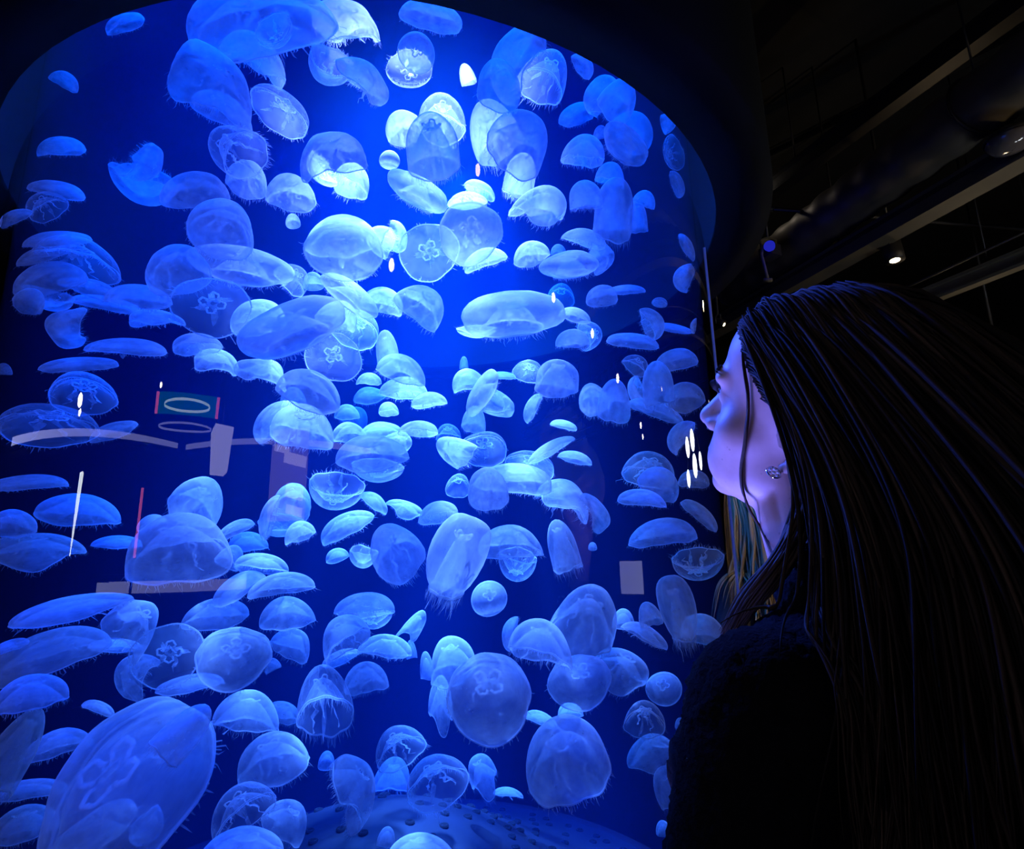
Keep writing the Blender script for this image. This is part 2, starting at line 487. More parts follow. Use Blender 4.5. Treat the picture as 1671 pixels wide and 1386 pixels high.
(253,517,72,28,82,.1,'f',.5,"crumpled dim jellyfish left of the big clover disc"),
(101,538,64,44,200,.2,'f',.4,"teardrop jellyfish with a tail pointing right, left side"),
(210,565,118,19,88,.1,'s',.4,"very long slim jellyfish trailing off the teardrop one"),
(131,594,100,20,92,.1,'s',.5,"flat jellyfish just above the ringed round one at left"),
(137,636,94,64,80,-.6,'r',.35,"ringed round jellyfish with two warm dots on it, left"),
(83,685,132,62,80,.4,'r',.3,"large dim rimmed jellyfish below the ringed round one, left"),
(6,602,22,18,90,.2,'p',.3,"tiny jellyfish cut by the left picture edge at mid height"),
(285,433,102,72,115,.6,'d',.35,"smooth violet oval jellyfish above the big clover disc"),
(347,498,110,84,90,-.88,'r',.25,"big clear jellyfish with an off-centre clover, left of the giant sweep"),
(319,559,66,35,95,-.4,'d',.45,"bright speckled oval jellyfish under the big clover disc"),
(358,586,62,28,68,.1,'f',.55,"ragged jellyfish right below the bright speckled oval"),
(184,702,66,26,110,.2,'s',.4,"smooth small jellyfish tilted up right above the reflected light band"),
(48,787,112,24,95,.1,'s',.35,"dim stream-like jellyfish at left under the reflected light band"),
(131,828,110,46,84,.2,'d',.9,"ghostly broad jellyfish behind the white reflected spike"),
(22,850,66,38,78,.3,'d',.3,"dim rounded jellyfish at the left edge beside the white spike"),
(53,890,112,44,98,.15,'f',.3,"dim long jellyfish with a right tail under the rounded left edge one"),
(328,812,76,76,60,.65,'d',.5,"flat pale violet round jellyfish behind the turtle-like one"),
(290,882,140,96,100,.45,'d',.2,"big bright turtle-like jellyfish with a two-lobed belly, lower left"),
(245,852,44,23,120,.1,'s',.45,"flipper-like jellyfish at the upper left of the turtle-like one"),
(379,907,42,34,60,.3,'p',.5,"small round jellyfish at the tail of the turtle-like one"),
(384,862,56,23,120,.1,'s',.5,"thin tilted jellyfish right of the turtle-like one, upper"),
(194,884,72,21,88,.1,'s',.85,"faint flat jellyfish left of the turtle-like one"),
(404,882,62,30,90,.2,'d',.85,"dim wide jellyfish right of the turtle-like one, lower"),
(116,991,152,37,104,.15,'s',.3,"long dim leaf-like jellyfish rising right, lower left"),
(225,1012,80,66,60,.4,'f',.45,"dim tall lumpy jellyfish right of the leaf-like one"),
(354,997,92,40,95,.2,'d',.5,"dim cap jellyfish above the lower left pair of discs"),
(388,955,86,32,125,.1,'d',.35,"bright slanted stem-like jellyfish under the arched mushroom, lower left"),
(567,703,50,28,100,.2,'d',.45,"bright small oval jellyfish right of the big smooth dome"),
(620,700,62,24,92,.2,'s',.7,"faint cap jellyfish behind the pillow-like dome"),
(685,698,62,23,88,-.2,'d',.4,"bright flat jellyfish upper right of the pillow-like dome"),
(604,734,110,54,95,.3,'d',.25,"smooth pillow-like dome jellyfish at mid height, centre"),
(655,718,44,30,50,.1,'f',.5,"small curled jellyfish at the right end of the pillow-like dome"),
(617,772,80,33,270,-.3,'d',.4,"cup jellyfish right under the pillow-like dome"),
(738,733,46,54,150,.2,'d',.4,"bright half-round jellyfish left of the curly-centred clear one"),
(790,728,74,56,85,-.7,'r',.5,"clear jellyfish with a bright curly centre, right of centre"),
(748,789,37,36,90,-.8,'r',.6,"small faint ring jellyfish left of the glowing ball"),
(796,790,62,62,95,.8,'d',.3,"glowing ball jellyfish with hairy tentacles below, right of centre"),
(731,705,40,28,90,-.4,'r',.85,"faint outline jellyfish above the bright half-round one"),
(866,755,78,46,80,-.55,'r',.5,"clear dome jellyfish crossed by a thin bright blade one"),
(899,731,82,22,118,-.1,'s',.35,"thin bright blade-like jellyfish rising to the right"),
(939,746,58,19,78,.1,'s',.5,"slim jellyfish tilted down right, under the bright blade one"),
(921,693,44,15,75,.1,'s',.6,"small slim jellyfish alone above the bright blade one"),
(843,777,120,36,84,.2,'d',.4,"long faint smooth jellyfish right of the glowing ball"),
(921,807,88,56,70,.3,'f',.45,"dim kite-shaped jellyfish lower right of the long faint one"),
(977,834,62,26,35,.1,'f',.35,"tapering jellyfish like a bird tail right of the kite-shaped one"),
(916,887,48,76,105,.1,'c',.4,"violet barrel jellyfish standing alone, lower right"),
(967,891,14,12,90,.5,'p',.6,"tiny dot jellyfish right of the violet barrel"),
(1062,762,86,52,75,-.35,'r',.5,"clear jellyfish at the top of the trio beside the cheek"),
(1078,784,66,44,60,.4,'d',.35,"bright round jellyfish in the middle of the trio beside the cheek"),
(1048,811,72,25,85,.1,'d',.3,"capsule jellyfish at the bottom of the trio beside the cheek"),
(1106,711,62,28,150,.1,'d',.35,"upright slanted jellyfish above the white reflected blobs near the cheek"),
(1083,865,100,40,95,.2,'d',.3,"violet spindle jellyfish below the trio beside the cheek"),
(1144,838,66,23,48,.1,'s',.3,"slanted thin jellyfish under the chin at the tank edge"),
(1133,781,46,30,90,.2,'s',.5,"dull violet jellyfish behind the white reflected blobs"),
(1147,920,92,52,272,-.35,'r',.25,"flared trumpet-mouth jellyfish at the tank edge below the chin"),
(1104,990,58,112,98,.1,'o',.2,"long body jellyfish hanging under the trumpet-mouth one"),
(1058,1001,36,36,100,.4,'d',.4,"small round jellyfish left of the long body under the trumpet-mouth"),
(438,842,72,26,165,-.1,'s',.35,"upright curved blade jellyfish over a shallow cup, left of centre"),
(458,862,72,26,272,-.3,'d',.5,"shallow cup jellyfish crossed by the upright curved blade"),
(488,866,46,30,110,.2,'d',.4,"small shell jellyfish at the right of the shallow cup"),
(478,814,62,56,85,.7,'d',.7,"dim round jellyfish directly below the reflected poster"),
(546,808,84,56,265,.5,'r',.45,"large clear outlined jellyfish right of the reflected poster"),
(612,819,48,25,50,.1,'s',.5,"small blade jellyfish slanting under the cup below the pillow dome"),
(560,855,86,32,120,.2,'d',.5,"dim violet jellyfish tilted up right, below the clear outlined one"),
(663,827,52,20,70,.1,'f',.6,"blurry crumpled jellyfish left of the bright-rimmed oval"),
(716,834,64,35,95,-.35,'d',.35,"bright-rimmed oval jellyfish above the giant capsule"),
(640,892,78,82,120,.75,'d',.3,"large jellyfish with a notched rim left of the giant capsule"),
(549,905,37,20,108,.2,'p',.7,"small dull violet oval jellyfish in the dark gap, lower centre"),
(592,912,44,31,260,-.35,'d',.45,"half-open cup jellyfish left of the notched rim one"),
(746,902,88,138,72,.2,'o',.15,"giant pale capsule jellyfish standing upright, lower centre"),
(832,880,98,50,94,.25,'d',.35,"wide pale jellyfish right of the giant capsule"),
(843,926,64,46,262,-.35,'r',.5,"clear jellyfish with a ragged tail under the wide pale one"),
(799,973,60,55,90,.9,'p',.4,"plain round violet disc jellyfish below the giant capsule"),
(428,918,84,26,84,-.1,'d',.45,"arched mushroom jellyfish at lower left with a sharp right tip"),
(458,951,94,26,100,.1,'d',.35,"flat bright jellyfish with fringe under the arched mushroom"),
(465,996,78,45,100,.3,'d',.45,"soft violet oval jellyfish below the flat fringed one"),
(597,986,92,40,94,-.2,'d',.4,"broad cap jellyfish with two eye-like spots, lower centre"),
(606,1010,62,32,260,-.2,'r',.55,"clear skirt jellyfish directly under the eye-spotted cap"),
(678,1017,32,42,60,.1,'f',.5,"small twisted jellyfish right of the eye-spotted cap"),
(671,1060,18,28,100,.1,'p',.75,"dim droplet jellyfish under the small twisted one"),
(80,1058,156,56,112,.2,'d',.25,"long blurred jellyfish rising right, above the arm-trailing cap"),
(12,1056,52,20,120,.1,'s',.2,"short slim jellyfish cut by the lower left picture edge"),
(50,1128,98,54,100,.1,'d',.25,"cap jellyfish with trailing arms at the lower left edge"),
(190,1053,78,21,88,.1,'s',.6,"dim flat jellyfish bridging the blurred long one and the star-centred disc"),
(276,1067,106,92,80,-.88,'r',.3,"clear disc jellyfish with a bright star-like centre, lower left"),
(384,1064,118,90,86,.75,'d',.25,"big smooth round jellyfish right of the star-centred disc"),
(214,1096,64,42,150,.1,'f',.5,"dim pointed jellyfish left under the star-centred disc"),
(312,1114,92,27,102,.1,'s',.45,"slim jellyfish beneath the star-centred disc and smooth round one"),
(443,1085,26,20,120,.1,'p',.5,"little flap-like jellyfish at the right of the smooth round one"),
(190,1270,296,196,150,.62,'d',.04,"giant deep blue jellyfish with four ring gonads, lower left corner"),
(162,1154,52,17,70,.1,'s',.4,"left horn-like jellyfish behind the giant deep blue one"),
(258,1156,54,19,112,.1,'s',.4,"right horn-like jellyfish behind the giant deep blue one"),
(306,1189,62,80,52,.2,'c',.02,"pale mushroom jellyfish in front of the giant's right shoulder"),
(26,1217,62,112,75,.15,'c',.3,"tall dim jellyfish at the lower left edge behind the giant"),
(97,1212,86,42,105,.2,'s',.45,"dim blunt jellyfish peeking left of the giant's shoulder"),
(47,1287,102,29,97,.1,'s',.4,"dim slim jellyfish left of the giant, upper"),
(39,1341,88,48,105,.2,'d',.15,"brighter jellyfish left of the giant at the bottom edge"),
(156,1353,112,56,130,.2,'o',.0,"smooth jellyfish overlapping the giant's lower rim"),
(242,1352,52,46,-40,.3,'s',.3,"small rounded jellyfish at the giant's lower right rim"),
(404,1156,94,54,88,.1,'d',.35,"mushroom jellyfish with short arms, lower left of centre"),
(458,1161,60,32,84,.2,'d',.5,"small jellyfish sticking out right of the short-armed mushroom"),
(443,1230,114,68,110,.35,'d',.25,"bright tilted dome jellyfish below the short-armed mushroom"),
(390,1315,98,64,130,-.4,'r',.25,"dim rimmed jellyfish below the bright tilted dome"),
(472,1335,72,50,60,.3,'d',.3,"dim blunt jellyfish at bottom right of the dim rimmed one"),
(400,1376,122,50,90,.3,'d',.1,"dim jellyfish cut by the bottom picture edge, left"),
(480,1047,64,38,68,.2,'d',.45,"soft leaf jellyfish left of the bright-rimmed tilted bowl"),
(558,1033,76,56,120,-.35,'d',.35,"bright-rimmed tilted bowl jellyfish, lower centre"),
(556,1072,62,22,110,-.2,'s',.5,"thin skirt jellyfish under the bright-rimmed tilted bowl"),
(631,1053,80,33,84,.1,'d',.4,"violet loaf jellyfish with a ragged right underside, lower centre"),
(527,1131,80,96,100,-.8,'r',.35,"clear wavy-edged jellyfish with a faint centre, lower centre left"),
(597,1103,66,44,95,.3,'d',.4,"smooth oval jellyfish at the right shoulder of the wavy-edged one"),
(736,1071,78,62,100,.3,'d',.4,"dome jellyfish behind the great round one's left shoulder"),
(696,1086,22,42,100,.1,'p',.55,"small frilly jellyfish at the far left behind the great round one"),
(797,1123,144,124,90,.82,'d',.12,"great round moon-like jellyfish, lower right of centre"),
(720,1138,34,60,95,.1,'f',.45,"dim crinkled jellyfish below the left side of the great round one"),
(831,1033,56,23,170,.1,'s',.5,"upright leaf jellyfish above the great round one"),
(647,1214,78,58,115,-.55,'r',.4,"clear jellyfish with a bright left spot, above the floor pair"),
(580,1274,88,64,48,.15,'f',.3,"triangular jellyfish with a glowing middle just over the tank floor"),
(533,1239,27,25,90,.6,'p',.7,"faint little ball jellyfish at the tip of the triangular one"),
(709,1267,98,70,112,-.55,'r',.3,"clear oval jellyfish with curled gonads just over the tank floor"),
(784,1256,42,50,120,.1,'f',.5,"small crumpled jellyfish right of the clear floor oval"),
(642,1262,60,46,90,.2,'d',.85,"ghostly jellyfish between the triangular one and the clear floor oval"),
(829,1293,46,15,84,.1,'s',.6,"thin flat jellyfish settling on the tank floor"),
(686,1380,98,32,90,.2,'d',.1,"dim jellyfish cut by the bottom picture edge, centre"),
(631,1365,29,26,90,.2,'p',.3,"dim little knob jellyfish over the perforated floor"),
(882,1043,102,62,80,-.2,'d',.3,"pale mushroom jellyfish with thick arms above the great round one's right"),
(958,1002,112,102,70,.6,'d',.35,"big scalloped-rim jellyfish over a round violet one, lower right"),
(946,1102,98,78,90,.75,'d',.3,"round violet jellyfish with a pale wedge, under the scalloped one"),
(1020,1084,76,48,62,.2,'f',.45,"hooded jellyfish with a beak right of the round violet one"),
(1053,1034,72,28,60,.1,'s',.4,"slanted slim jellyfish right of the scalloped one"),
(1017,1009,36,30,90,.3,'p',.6,"small dim jellyfish at the right flank of the scalloped one"),
(1156,1030,82,46,80,.15,'d',.25,"cap jellyfish at the tank edge above the black sleeve"),
(1082,1120,58,49,90,.85,'p',.5,"soft round violet jellyfish left of the black sleeve"),
(1052,1168,64,49,85,-.6,'r',.4,"ring-rimmed clear jellyfish left of the black sleeve"),
(1059,1220,70,34,115,.2,'f',.45,"ragged slanted jellyfish under the ring-rimmed clear one"),
(920,1226,130,122,110,.75,'d',.2,"great blue jellyfish with a wavy right rim, bottom right"),
(883,1172,52,19,70,.1,'s',.6,"dim slim jellyfish at the upper left of the great wavy-rimmed one"),
(930,1158,42,20,90,.2,'p',.65,"dim small cap jellyfish on top of the great wavy-rimmed one"),
(1092,1279,58,54,120,.4,'d',.4,"round jellyfish half hidden by the black sleeve"),
(1111,1181,20,18,90,.6,'p',.5,"tiny round jellyfish touching the black sleeve"),
(1082,1351,24,20,90,.3,'p',.5,"tiny dim jellyfish low beside the black sleeve"),
]


# ------------------------------------------------------------------ jellyfish
def _jelly(a_face, a_edge, color, canal=0.35, cloudy=0.5):
    """Thin milky film: opacity grows with the length of film the light crosses, as in any thin translucent sheet."""
    def b(nt, out):
        tc = node(nt, 'ShaderNodeTexCoord')
        no = node(nt, 'ShaderNodeTexNoise', Scale=5.0, Detail=5.0, Roughness=0.6)
        nt.links.new(tc.outputs['Object'], no.inputs['Vector'])
        sp = node(nt, 'ShaderNodeSeparateXYZ')
        nt.links.new(tc.outputs['Object'], sp.inputs[0])
        at = node(nt, 'ShaderNodeMath', _operation='ARCTAN2')
        nt.links.new(sp.outputs['X'], at.inputs[0])
        nt.links.new(sp.outputs['Y'], at.inputs[1])
        wob = node(nt, 'ShaderNodeMath', _operation='MULTIPLY_ADD', i1=0.35)
        nt.links.new(no.outputs['Fac'], wob.inputs[0])
        nt.links.new(at.outputs[0], wob.inputs[2])
        k = node(nt, 'ShaderNodeMath', _operation='MULTIPLY', i1=16.0)
        nt.links.new(wob.outputs[0], k.inputs[0])
        sn = node(nt, 'ShaderNodeMath', _operation='SINE')
        nt.links.new(k.outputs[0], sn.inputs[0])
        ln = node(nt, 'ShaderNodeMapRange')
        ln.inputs['From Min'].default_value = 0.80
        ln.inputs['From Max'].default_value = 1.0
        ln.inputs['To Min'].default_value = 0.0
        ln.inputs['To Max'].default_value = canal
        nt.links.new(sn.outputs[0], ln.inputs['Value'])
        # milky tissue varies in thickness
        th = node(nt, 'ShaderNodeMapRange')
        th.inputs['From Min'].default_value = 0.3
        th.inputs['From Max'].default_value = 0.7
        th.inputs['To Min'].default_value = 1.0 - cloudy
        th.inputs['To Max'].default_value = 1.0 + cloudy
        nt.links.new(no.outputs['Fac'], th.inputs['Value'])
        thick = node(nt, 'ShaderNodeMath', _operation='ADD')
        nt.links.new(th.outputs[0], thick.inputs[0])
        nt.links.new(ln.outputs[0], thick.inputs[1])
        lw = node(nt, 'ShaderNodeLayerWeight', Blend=0.5)
        pw = node(nt, 'ShaderNodeMath', _operation='POWER', i1=3.2)
        nt.links.new(lw.outputs['Facing'], pw.inputs[0])
        fa = node(nt, 'ShaderNodeMapRange')
        fa.inputs['To Min'].default_value = a_face
        fa.inputs['To Max'].default_value = a_edge
        nt.links.new(pw.outputs[0], fa.inputs['Value'])
        al = node(nt, 'ShaderNodeMath', _operation='MULTIPLY', _use_clamp=True)
        nt.links.new(thick.outputs[0], al.inputs[0])
        nt.links.new(fa.outputs[0], al.inputs[1])
        df = node(nt, 'ShaderNodeBsdfDiffuse', Color=(*color, 1))
        tl = node(nt, 'ShaderNodeBsdfTranslucent', Color=(*color, 1))
        m1 = node(nt, 'ShaderNodeMixShader', i0=0.5)
        nt.links.new(df.outputs[0], m1.inputs[1])
        nt.links.new(tl.outputs[0], m1.inputs[2])
        tr = node(nt, 'ShaderNodeBsdfTransparent')
        m2 = node(nt, 'ShaderNodeMixShader')
        nt.links.new(al.outputs[0], m2.inputs[0])
        nt.links.new(tr.outputs[0], m2.inputs[1])
        nt.links.new(m1.outputs[0], m2.inputs[2])
        nt.links.new(m2.outputs[0], out.inputs['Surface'])
    return b


JW = (0.80, 0.86, 0.97)
M_MILKY = material('milky_jelly', _jelly(0.33, 1.0, JW, 0.07, 0.3))
M_CLEAR = material('clear_jelly', _jelly(0.13, 0.70, JW, 0.3, 0.4))
M_MARGIN = material('bell_margin', _jelly(0.55, 0.95, (0.9, 0.94, 1.0), canal=0.0, cloudy=0.2))
M_GONAD = material('gonad', _jelly(0.85, 1.0, (0.98, 0.99, 1.0), canal=0.0, cloudy=0.3))
M_ARM = material('oral_arm', _jelly(0.35, 0.8, (0.85, 0.9, 1.0), canal=0.0, cloudy=0.6))
M_FRINGE = material('tentacle_fringe', _jelly(0.42, 0.7, (0.85, 0.9, 1.0), canal=0.0, cloudy=0.3))


def bell_proto(form, seed):
    """Meshes of one bell in a unit box: rim diameter 1, height 1, apex up."""
    r_ = np.random.default_rng(seed)
    n = 48
    ph = r_.uniform(0, 2 * PI, 8)
    amp2, amp3, lob, lift = 0.07, 0.05, 0.034, 0.12
    if form == 'f':
        amp2, amp3, lob, lift = 0.12, 0.10, 0.05, 0.42
    elif form == 'p':
        amp2, amp3, lob, lift = 0.03, 0.02, 0.0, 0.02
    elif form == 'r':
        amp2, amp3, lob, lift = 0.05, 0.04, 0.03, 0.07
    elif form == 'c':
        amp2, amp3, lob, lift = 0.05, 0.05, 0.02, 0.05
    bend = {'f': 0.35, 's': 0.12, 'c': 0.15, 'o': 0.16}.get(form, 0.13) * r_.choice([-1, 1])
    outer = []
    K = 11
    for i in range(K + 1):
        t = i / K
        a = t * PI / 2
        if form == 'c':
            r = 0.5 * (math.sin(min(1.0, t * 1.25) * PI / 2) ** 0.75) * (1 - 0.12 * max(0, t - 0.5)) + 0.05 * max(0, t - 0.75) * 2
            z = 0.5 - 0.98 * t ** 1.5
        elif form == 'o':
            b = t * PI * 0.80
            r = 0.5 * math.sin(b) ** 0.85
            z = 0.5 * math.cos(b) - 0.02
        elif form == 's':
            r = 0.5 * math.sin(a) ** 0.9
            z = 0.5 - 0.8 * (1 - math.cos(a)) ** 0.9
        else:
            r = 0.5 * math.sin(a) ** 0.85
            z = 0.5 - 0.92 * (1 - math.cos(a)) ** 0.92
        outer.append((max(r, 0.002), z))
    zr = outer[-1][1]
    rr = outer[-1][0]
    lip = [(rr * 0.985, zr - 0.05), (rr * 0.93, zr - 0.055), (rr * 0.88, zr + 0.01)]
    inner_top = 0.22 if form != 'c' else 0.30
    inner = [(rr * 0.86 * (1 - t), (zr + 0.03) + (inner_top - zr) * (1 - (1 - t) ** 2)) for t in (0.15, 0.35, 0.55, 0.75, 0.9)] + [(0.002, inner_top)]
    prof = outer + lip + inner

    def warp(r, z, a):
        u = min(1.0, 2 * r)
        d = amp2 * math.cos(2 * a + ph[0]) + amp3 * math.cos(3 * a + ph[1])
        d += lob * abs(math.cos(4 * a + ph[2])) * u ** 2
        rr_ = r * (1 + d * u)
        zz = z + lift * u ** 3 * (math.cos(a + ph[3]) * 0.6 + math.cos(3 * a + ph[4]) * 0.4) + 0.6 * lob * u ** 3 * math.cos(8 * a + ph[5])
        x, y = rr_ * math.cos(a), rr_ * math.sin(a)
        zz -= bend * (x * x * 2.2 - 0.15)
        x += bend * 0.25 * (zz - 0.1)
        return (x, y, zz)

    v, f = [], []
    for r, z in prof:
        for k in range(n):
            v.append(warp(r, z, 2 * PI * k / n))
    for i in range(len(prof) - 1):
        for k in range(n):
            k2 = (k + 1) % n
            f.append((i * n + k, (i + 1) * n + k, (i + 1) * n + k2, i * n + k2))
    out = {}
    m = MB()
    m.add(v, f)
    out['bell'] = m.mesh('bell', M_CLEAR if form == 'r' else M_MILKY)
    m = MB()
    m.tube([warp(rr * 0.99, zr - 0.025, 2 * PI * k / n) for k in range(n)], 0.013 if form != 'r' else 0.011, 5, closed=True)
    out['bell_margin'] = m.mesh('bell_margin', M_MARGIN)
    # four horseshoe gonads hung on the roof of the subumbrella
    out['gonad'] = []
    zg = inner_top + 0.02
    for q in range(4):
        a0 = q * PI / 2 + ph[6]
        cx, cy = 0.115 * math.cos(a0), 0.115 * math.sin(a0)
        pts = []
        for s in np.linspace(-2.3, 2.3, 13):
            aa = a0 + s
            wob = 1 + 0.12 * math.sin(5 * s + ph[7] + q)
            pts.append((cx + 0.062 * wob * math.cos(aa), cy + 0.062 * wob * math.sin(aa), zg - 0.10 * (1 - math.cos(s)) / 2))
        m = MB()
        m.tube(pts, 0.016, 6)
        out['gonad'].append(m.mesh('gonad', M_GONAD))
    # four frilled oral arms
    out['oral_arm'] = []
    la = {'c': 0.75, 'f': 0.65, 's': 0.5}.get(form, 0.6)
    for q in range(4):
        a0 = q * PI / 2 + PI / 4 + ph[6] + r_.normal(0, 0.25)
        L = la * r_.uniform(0.7, 1.25)
        vv, ff = [], []
        ns = 11
        for i in range(ns):
            t = i / (ns - 1)
            rad = 0.03 + (0.16 + 0.12 * r_.random()) * t ** 0.8
            zc = inner_top - 0.02 - L * t - 0.25 * t * t
            wv = 0.055 * (1 - t) ** 0.5 * (1 + 0.5 * math.sin(9 * t + q))
            fr = 0.035 * math.sin(14 * t + 1.7 * q)
            for sgn in (-1, 0, 1):
                pa = a0 + 0.5 * t
                x = rad * math.cos(pa) - sgn * (wv) * math.sin(pa) + (fr * abs(sgn)) * math.cos(pa)
                y = rad * math.sin(pa) + sgn * (wv) * math.cos(pa) + (fr * abs(sgn)) * math.sin(pa)
                vv.append((x, y, zc + 0.02 * abs(sgn)))
        for i in range(ns - 1):
            for s in (0, 1):
                ff.append((i * 3 + s, i * 3 + s + 1, i * 3 + s + 4, i * 3 + s + 3))
        m = MB()
        m.add(vv, ff)
        out['oral_arm'].append(m.mesh('oral_arm', M_ARM))
    # short tentacles round the margin, far too many to count
    m = MB()
    for k in range(110):
        a = 2 * PI * k / 110 + r_.normal(0, 0.012)
        p = Vector(warp(rr * 0.985, zr - 0.04, a))
        L = r_.uniform(0.06, 0.22) * (1.0 if form != 'p' else 0.5)
        o = Vector((math.cos(a), math.sin(a), 0)) * r_.normal(0.0, 0.35)
        q = p + (Vector((0, 0, -1)) + o) * L * 0.55
        e = q + (Vector((r_.normal(0, 0.3), r_.normal(0, 0.3), -1))) * L * 0.5
        tn = Vector((-math.sin(a), math.cos(a), 0)) * 0.006
        m.add([p - tn, p + tn, q + tn * 0.8, q - tn * 0.8, e], [(0, 1, 2, 3), (3, 2, 4)])
    out['tentacle_fringe'] = m.mesh('tentacle_fringe', M_FRINGE)
    return out


PROTOS = {}
for i, frm in enumerate('dscfrpo'):
    PROTOS[frm] = [bell_proto(frm, 100 * i + s) for s in range({'p': 1, 'd': 6, 'f': 4}.get(frm, 3))]


def axes_at(x, y, phi, e, roll):
    d = ray(x, y)
    d = d / np.linalg.norm(d)
    toward = -d
    rt = RIGHT - d * RIGHT.dot(d)
    rt /= np.linalg.norm(rt)
    up = np.cross(rt, d)
    p = math.radians(phi)
    s = math.sqrt(max(0.0, 1 - e * e))
    zc = s * (math.cos(p) * rt + math.sin(p) * up) + e * toward
    side = -math.sin(p) * rt + math.cos(p) * up
    xc = math.cos(roll) * side + math.sin(roll) * np.cross(zc, side)
    yc = np.cross(zc, xc)
    return xc, yc, zc, d


_u = rng.normal(size=(90, 3))
_u /= np.linalg.norm(_u, axis=1)[:, None]


class Pod:
    """Bounding ellipsoid of one jellyfish with its arms, used to keep them from running into each other."""
    def __init__(s, c, xc, yc, zc, w, h, hang):
        s.c = c - zc * h * hang * 0.5
        s.R = np.stack([xc, yc, zc], 1)
        s.a = np.array([w * 0.53, w * 0.53, h * (0.53 + hang * 0.5)])
        s.rad = s.a.max()
        s.pts = s.c + (_u * s.a) @ s.R.T

    def hits(s, o):
        d = np.linalg.norm(s.c - o.c)
        if d > s.rad + o.rad:
            return False
        q = ((s.pts - o.c) @ o.R) / o.a
        if (np.einsum('ij,ij->i', q, q) < 1.0).any():
            return True
        q = ((o.pts - s.c) @ s.R) / s.a
        return bool((np.einsum('ij,ij->i', q, q) < 1.0).any())


def tank_span(d, margin):
    """Distances along the unit view direction d at which the ray enters and leaves the water."""
    c = np.array([TX, TY])
    h = d[:2]
    a = h.dot(h)
    b = -2 * h.dot(c)
    r = max(0.05, R_IN - margin)
    k = c.dot(c) - r * r
    disc = b * b - 4 * a * k
    if disc <= 0:
        t = -b / (2 * a)
        return t, t
    q = math.sqrt(disc)
    return (-b - q) / (2 * a), (-b + q) / (2 * a)


PLACED = []
DOME_R = np.linspace(0, 0.74, 60)
DOME_Z = np.array([dome_z(r) for r in DOME_R])


def place_jelly(i, row):
    x, y, w, h, phi, e, frm, zf, label = row
    jr = np.random.default_rng(1000 + i)
    roll = jr.uniform(0, 2 * PI)
    hang = 0.0 if frm == 'p' else (0.42 if w >= 44 else (0.12 if w >= 40 else 0.0))
    best = None
    off0 = zf if zf >= 0 else 0.45
    cands = [off0] + [c for k in range(1, 27) for c in (off0 - 0.036 * k, off0 + 0.036 * k) if 0 <= c <= 1]
    cx_, cy_ = 600 - x, 700 - y
    cl_ = math.hypot(cx_, cy_) + 1e-6
    cx_, cy_ = cx_ / cl_, cy_ / cl_
    for dx, dy, sc in ((0, 0, 1), (5, 0, 1), (-5, 0, 1), (0, 5, 1), (0, -5, 1), (0, 0, 0.9), (9, 6, 0.9), (-9, -6, 0.9), (9, -6, 0.9), (-9, 6, 0.9), (0, 12, 0.84), (0, -12, 0.84), (cx_ * 12, cy_ * 12, 0.88), (cx_ * 24, cy_ * 24, 0.84), (cx_ * 34, cy_ * 34, 0.8), (20, 0, 0.82), (-20, 0, 0.82), (0, 20, 0.82), (0, -20, 0.82), (18, 18, 0.76), (-18, 18, 0.76), (18, -18, 0.76), (-18, -18, 0.76)):
        xc, yc, zc, d = axes_at(x + dx, y + dy, phi, e, roll)
        fz = d.dot(FWD)
        ww = w * sc
        hh = math.sqrt(max((h * h - (w * e) ** 2) / max(0.05, 1 - e * e), 0.0)) * sc
        lo = {'s': 0.22, 'p': 0.3, 'r': 0.26}.get(frm, 0.32) * ww
        hh = min(max(hh, lo), 1.9 * ww)
        for c in cands:
            t0, t1 = tank_span(d, 0.02)
            for _k in range(4):
                dist = t0 + (t1 - t0) * c
                size = max(ww, hh) * dist * fz / F_PX
                t0, t1 = tank_span(d, 0.02 + 0.42 * size)
            px = dist * fz / F_PX
            pos = CAM + d * dist
            pod = Pod(pos, xc, yc, zc, ww * px, hh * px, hang)
            pr = np.hypot(pod.pts[:, 0] - TX, pod.pts[:, 1] - TY)
            pen = 0.0
            if pr.max() > R_IN - 0.004:
                pen += 2 + 40 * (pr.max() - R_IN)
            if pod.pts[:, 2].max() > Z_WATER - 0.01:
                pen += 3
            if (pod.pts[:, 2] < np.interp(pr, DOME_R, DOME_Z) + 0.008).any():
                pen += 3
            n = pen + sum(pod.hits(o) for o in PLACED)
            if best is None or n < best[0]:
                best = (n, pod, pos, px, ww, hh, xc, yc, zc)
            if n == 0:
                break
        if best[0] == 0:
            break
    n, pod, pos, px, w, h_, xc, yc, zc = best
    PLACED.append(pod)
    W, H = w * px, h_ * px
    root = bpy.data.objects.new('jellyfish', None)
    C.objects.link(root)
    root.empty_display_size = 0.5
    root.matrix_world = Matrix(((xc[0] * W, yc[0] * W, zc[0] * H, pos[0]), (xc[1] * W, yc[1] * W, zc[1] * H, pos[1]),
                                (xc[2] * W, yc[2] * W, zc[2] * H, pos[2]), (0, 0, 0, 1)))
    tag(root, label, 'jellyfish', 'moon jellyfish drifting in the tank')
    P = PROTOS[frm][i % len(PROTOS[frm])]
    link('bell', P['bell'], root)
    if w >= 30:
        link('bell_margin', P['bell_margin'], root)
        if frm != 'p' or w > 50:
            for me in P['gonad']:
                link('gonad', me, root)
    if w >= 44 and frm not in 'p':
        for q, me in enumerate(P['oral_arm']):
            link('oral_arm', me, root)
    if w >= 40:
        link('tentacle_fringe', P['tentacle_fringe'], root)
    return n


bad = [place_jelly(i, JELLIES[i]) for i in sorted(range(len(JELLIES)), key=lambda i: -JELLIES[i][2] * JELLIES[i][3])]
print('JELLYBAD', sum(1 for b in bad if b), bad)


